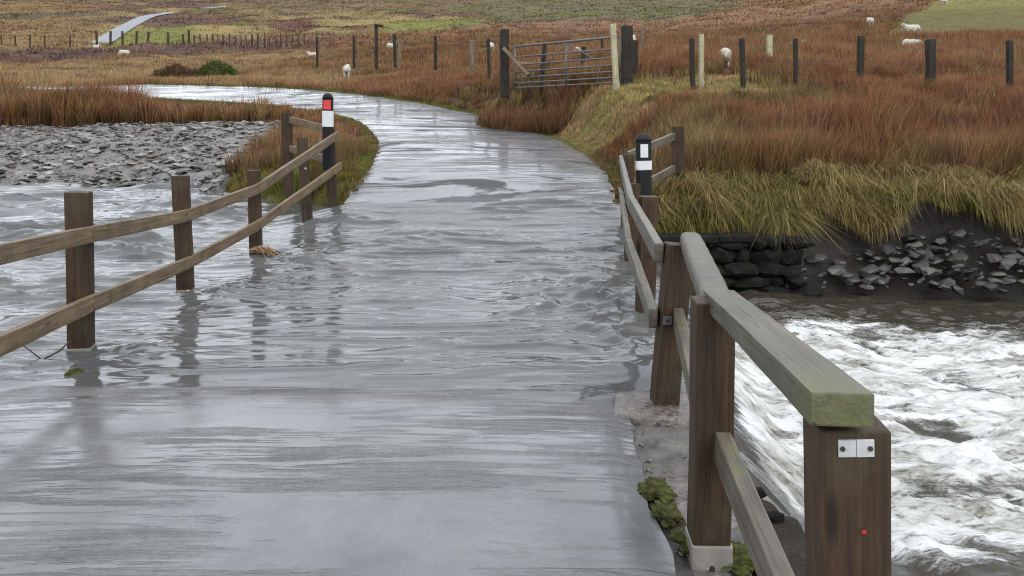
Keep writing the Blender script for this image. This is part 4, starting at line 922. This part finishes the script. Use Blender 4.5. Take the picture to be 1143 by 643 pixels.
for u, v, y, pose, rz, lab in (
    (808, 71, 29, 'graze', 80, 'biggest white sheep seen from behind, between the fence posts'),
    (887, 54, 46, 'lying', 20, 'sheep half hidden behind the dark post right of the pale stake'),
    (1018, 58, 40, 'graze', 190, 'sheep nearly sunk in rushes below the green pasture'),
    (1018, 40, 60, 'lying', 170, 'sheep lying at the lower edge of the green pasture'),
    (971, 26, 68, 'stand', 80, 'small sheep at the corner where the pasture meets the rushes'),
    (1053, 5, 92, 'stand', 20, 'highest sheep, at the top edge of the green pasture'),
    (706, 39, 58, 'stand', 75, 'small sheep just right of the stout gate post'),
    (657, 57, 40, 'stand', 200, 'sheep seen through the gate left of the pale stake'),
    (588, 60, 42, 'lying', 10, 'sheep seen low behind the left half of the gate'),
    (548, 40, 66, 'stand', 100, 'small sheep left of the propped gate post'),
    (387, 69, 52, 'stand', 95, 'upright sheep facing the road above its far bend'),
    (349, 49, 84, 'lying', 160, 'distant sheep resting left of the tall strainer post'),
    (436, 45, 86, 'stand', 60, 'tiny sheep among the posts near the strainer post'),
    (139, 61, 86, 'graze', 185, 'lone sheep in the straw field below the hillside road'),
    (107, 46, 105, 'stand', 90, 'tiny sheep beside the fence at the foot of the hillside road')):
    p = W(u, v, y); gz = float(ground(np.array([p.x]), np.array([p.y]))[0])
    o = bpy.data.objects.new('sheep', SM[pose]); COL.objects.link(o); o.location = (p.x, p.y, gz - .02); o.rotation_euler = (0, 0, R(rz)); tag(o, lab, 'sheep', 'sheep grazing on the moor')
    o.location.z = gz - (.48 if v == 58 else .30 if u in (588, 657, 887) else .22 if u == 808 else .16 if pose == 'lying' else .10 if u != 387 else -.02)
    print('SHEEP', u, v, 'needs z', round(p.z, 2), 'ground', round(gz, 2))

# ------------------------------------------------------------------ small things
def leafy_bush(name, loc, r, n, c0, c1, label, cat):
    th = empty(name, loc); tag(th, label, cat)
    for q in range(5):
        a = q * 1.25; sweep('stem', [Vector(loc), Vector(loc) + Vector((math.cos(a) * r[0] * .5, math.sin(a) * r[1] * .5, r[2] * .75))], circ(.02, 5), M_TWIG, th, up=(0, 1, .1), scale=[1, .4])
    u = rng.normal(0, 1, (n, 3)); u /= np.linalg.norm(u, axis=1)[:, None]; u[:, 2] = np.abs(u[:, 2]); rad = .55 + .45 * rng.random(n) ** .5
    lump = .75 + .45 * fbm(u[:, 0] * 2.5 + 5, u[:, 1] * 2.5 + u[:, 2] * 2, 191, 3)
    p = u * (rad * lump)[:, None] * np.array(r); s_ = .05 * rng.uniform(.6, 1.5, n)[:, None] * max(r)
    d1 = rng.normal(0, 1, (n, 3)); d1 /= np.linalg.norm(d1, axis=1)[:, None]; d2 = np.cross(d1, rng.normal(0, 1, (n, 3))); d2 /= np.linalg.norm(d2, axis=1)[:, None]
    V = np.stack([p - d1 * s_ * .5, p + d1 * s_ * .5, p + d2 * s_ * 1.8 + u * s_], 1).reshape(-1, 3)
    cc = lerp(np.array(c0)[None], np.array(c1)[None], rng.random((n, 1))); C = np.repeat(cc, 3, 0)
    o = link('crown', np_mesh('crown', V, np.arange(3 * n).reshape(-1, 3), False, {'col': C}), M_GRASS, th, Matrix.Translation(Vector(loc))); return th
def gpoint(u, v, y, dz=0):
    p = W(u, v, y); p.z = float(ground(np.array([p.x]), np.array([p.y]))[0]) + dz; return p
leafy_bush('gorse_bush', gpoint(241, 84, 54), (1.5, 1.0, 1.15), 2600, (.035, .055, .012), (.10, .13, .03), 'low green bush left of the road beyond the bend', 'bush')
leafy_bush('dead_bush', gpoint(197, 86, 53), (1.6, 1.0, .9), 2400, (.07, .04, .025), (.15, .085, .05), 'brown bush left of the low green bush', 'bush')
for (u, v, y, r, lab) in ((820, 112, 16.4, (.42, .32, .30), 'round mossy hummock below the second fence post'), (742, 110, 17.2, (.55, .32, .30), 'mossy hummock below the pale stake by the fence'), (893, 112, 16.6, (.30, .25, .22), 'small mossy hummock below the third fence post'), (905, 232, 12.0, (.35, .25, .34), 'pale straw tussock on top of the river bank')):
    p = gpoint(u, v, y)
    if u == 905: p.z = float(bank_surface(np.array([p.x]), np.array([p.y]))[0])
    st = u == 905; leafy_bush('tussock', p, r, 1500, (.16, .11, .05) if st else (.05, .05, .018), (.30, .22, .10) if st else (.13, .13, .035), lab, 'tussock')
# kerb pads
def pad(name, cx, cy, rx, ry, z0, z1, mat, label, seed):
    """crumbling slab with a ragged outline"""
    th = empty(name, (cx, cy, z0)); tag(th, label, 'kerb pad'); n = 44; V = []; r = random.Random(seed)
    rings = [(1.02, 0), (1.0, .9), (.97, 1.0), (.7, 1.0), (.4, .99), (.05, 1.0)]
    for s_, hz in rings:
        for i in range(n):
            a = 2 * math.pi * i / n; k_ = (abs(math.cos(a)) ** 5 + abs(math.sin(a)) ** 5) ** -.2
            w = 1 + .16 * (float(fbm(np.array([math.cos(a) * 2 + seed]), np.array([math.sin(a) * 2]), 211, 4)[0]) - .5) * 2 * s_
            V.append((k_ * math.cos(a) * rx * s_ * w, k_ * math.sin(a) * ry * s_ * w, (z1 - z0) * hz + r.uniform(-.006, .006)))
    i = np.arange(len(rings) - 1)[:, None] * n; q = np.arange(n)[None]; F = np.stack([i + q, i + (q + 1) % n, i + n + (q + 1) % n, i + n + q], -1).reshape(-1, 4)
    link('slab', np_mesh('slab', np.array(V), F), mat, th, Matrix.Translation((cx, cy, z0))); return th
pad('kerb_pad', .87, 4.45, .26, .25, -.1, .048, M_BRICKPAD, 'worn reddish pad round the leaning post foot in the flood', 1)
pad('kerb_pad', .80, 3.28, .20, .24, -.1, .026, M_BRICKPAD, 'reddish slab behind the foot of the second post, nearer', 2)
# moss clumps
def moss(u, v, y, r, lab, z=None):
    p = Vector(z) if z else W(u, v, y) + Vector((0, 0, .012)); u = p.x * 50 + p.y * 9; r = tuple(q * 1.0 for q in r); bm = bmesh.new(); bmesh.ops.create_icosphere(bm, subdivisions=4, radius=1); qs = .25 + 1.15 * fbm(np.array([vv.co.x * 2.2 + u for vv in bm.verts]), np.array([vv.co.y * 2.2 + vv.co.z for vv in bm.verts]), 201, 5, 2.3, .65) + rng.uniform(-.07, .07, len(bm.verts))
    for vv, q in zip(list(bm.verts), qs):
        q = float(q); vv.co = Vector((vv.co.x * r[0] * q, vv.co.y * r[1] * q, vv.co.z * r[2] * q))
    o = link('moss_clump', bm_mesh('moss_clump', bm, True), M_MOSS, None, Matrix.Translation(p)); tag(o, lab, 'moss', 'moss clumps'); return o
moss(88, 421, 5.15, (.10, .12, .045), 'bright moss clump in the water at the first left post')
moss(112, 432, 5.0, (.06, .05, .022), 'tiny moss tuft right of the clump at the first left post')
for x_, y_, z_, r_, lb_ in ((.655, 3.32, .052, (.09, .15, .022), 'yellow moss at the left end of the reddish slab'), (.665, 3.10, .052, (.07, .13, .020), 'brownish moss midway along the near slab edge'), (.69, 2.90, .05, (.06, .10, .022), 'moss nearest the second right post foot on its road side'),
        (.88, 2.82, .02, (.12, .12, .03), 'moss right of the second post foot above the rapids'), (.97, 2.86, -.01, (.11, .10, .035), 'moss beside the near rocks at the lower rail')):
    moss(0, 0, 1, r_, lb_, (x_, y_, z_))
def near_rock(u, v, y):
    p = W(u, v, y); p.z = float(ground(np.array([p.x]), np.array([p.y]))[0]) + .015; return p
rocks_near = [(868, 551, 3.45, .12), (838, 588, 3.2, .09), (862, 604, 3.1, .08), (846, 566, 3.35, .07), (880, 590, 3.25, .08), (905, 600, 3.3, .09)]
nlab = ['black rock at the brink of the rapids behind the lower rail', 'dark rock under the middle of the lower rail', 'wet rock nearest the moss below the lower rail', 'small dark rock between slab and rapids', 'dark rock right of the lower rail', 'flat rock beside the nearest post']
for i, (u, v, y, q) in enumerate(rocks_near):
    me = stone_mesh('rock', 700 + i, .8, 40); me.materials.append(M_DARKSTONE); o = link('rock', me, None, None, Matrix.Translation(near_rock(u, v, y))); o.scale = (q * 1.2, q, q * 1.1); tag(o, nlab[i], 'rock', 'rocks at the near bank')
# near bank rubble below the rail
nr = 240; rx = np.concatenate([rng.uniform(.66, .92, 150), rng.normal(.655, .025, 90)]); ry = np.concatenate([rng.uniform(2.2, 4.25, 150), rng.uniform(2.2, 4.3, 90)])
joined_stones('rubble', rx, ry, np.full(nr, .012), .010 + .030 * rng.random(nr) ** 3, .6, M_SLATE_A, bpy.data.objects['bridge_deck'])
# straw caught on the third left post, twig by the first
st = empty('straw_debris', W(290, 281, 9.5)); tag(st, 'tangle of brown straw caught round the third left post', 'debris')
for q in range(46):
    a = random.gauss(0, .5); p = W(284 + random.uniform(-6, 4), 279 + random.uniform(-1, 3), 9.46 + random.uniform(-.05, .03)); L = random.uniform(.10, .34)
    sweep('straw', [p, p + Vector((L * .5, random.uniform(-.05, .05), random.uniform(0, .05))), p + Vector((L, random.uniform(-.1, .1), -.05 + random.uniform(-.02, .02)))], circ(.006, 4), M_STRAW, st)
tw = empty('twig', W(78, 402, 5.5)); tag(tw, 'thin dark twig sticking out of the water by the first post', 'twig')
a = W(78, 381, 5.5); b_ = W(66, 392, 5.45); c_ = W(47, 402, 5.42); d_ = W(24, 384, 5.4)
sweep('branch', [a, b_, c_], circ(.007, 5), M_TWIG, tw); sweep('branch', [c_, d_], circ(.005, 5), M_TWIG, tw); sweep('branch', [c_, W(42, 410, 5.4)], circ(.005, 5), M_TWIG, tw)
print('TRIS', sum(sum(len(p.vertices) - 2 for p in o.data.polygons) if len(o.data.polygons) < 3000 else len(o.data.polygons) for o in COL.objects if o.type == 'MESH'))
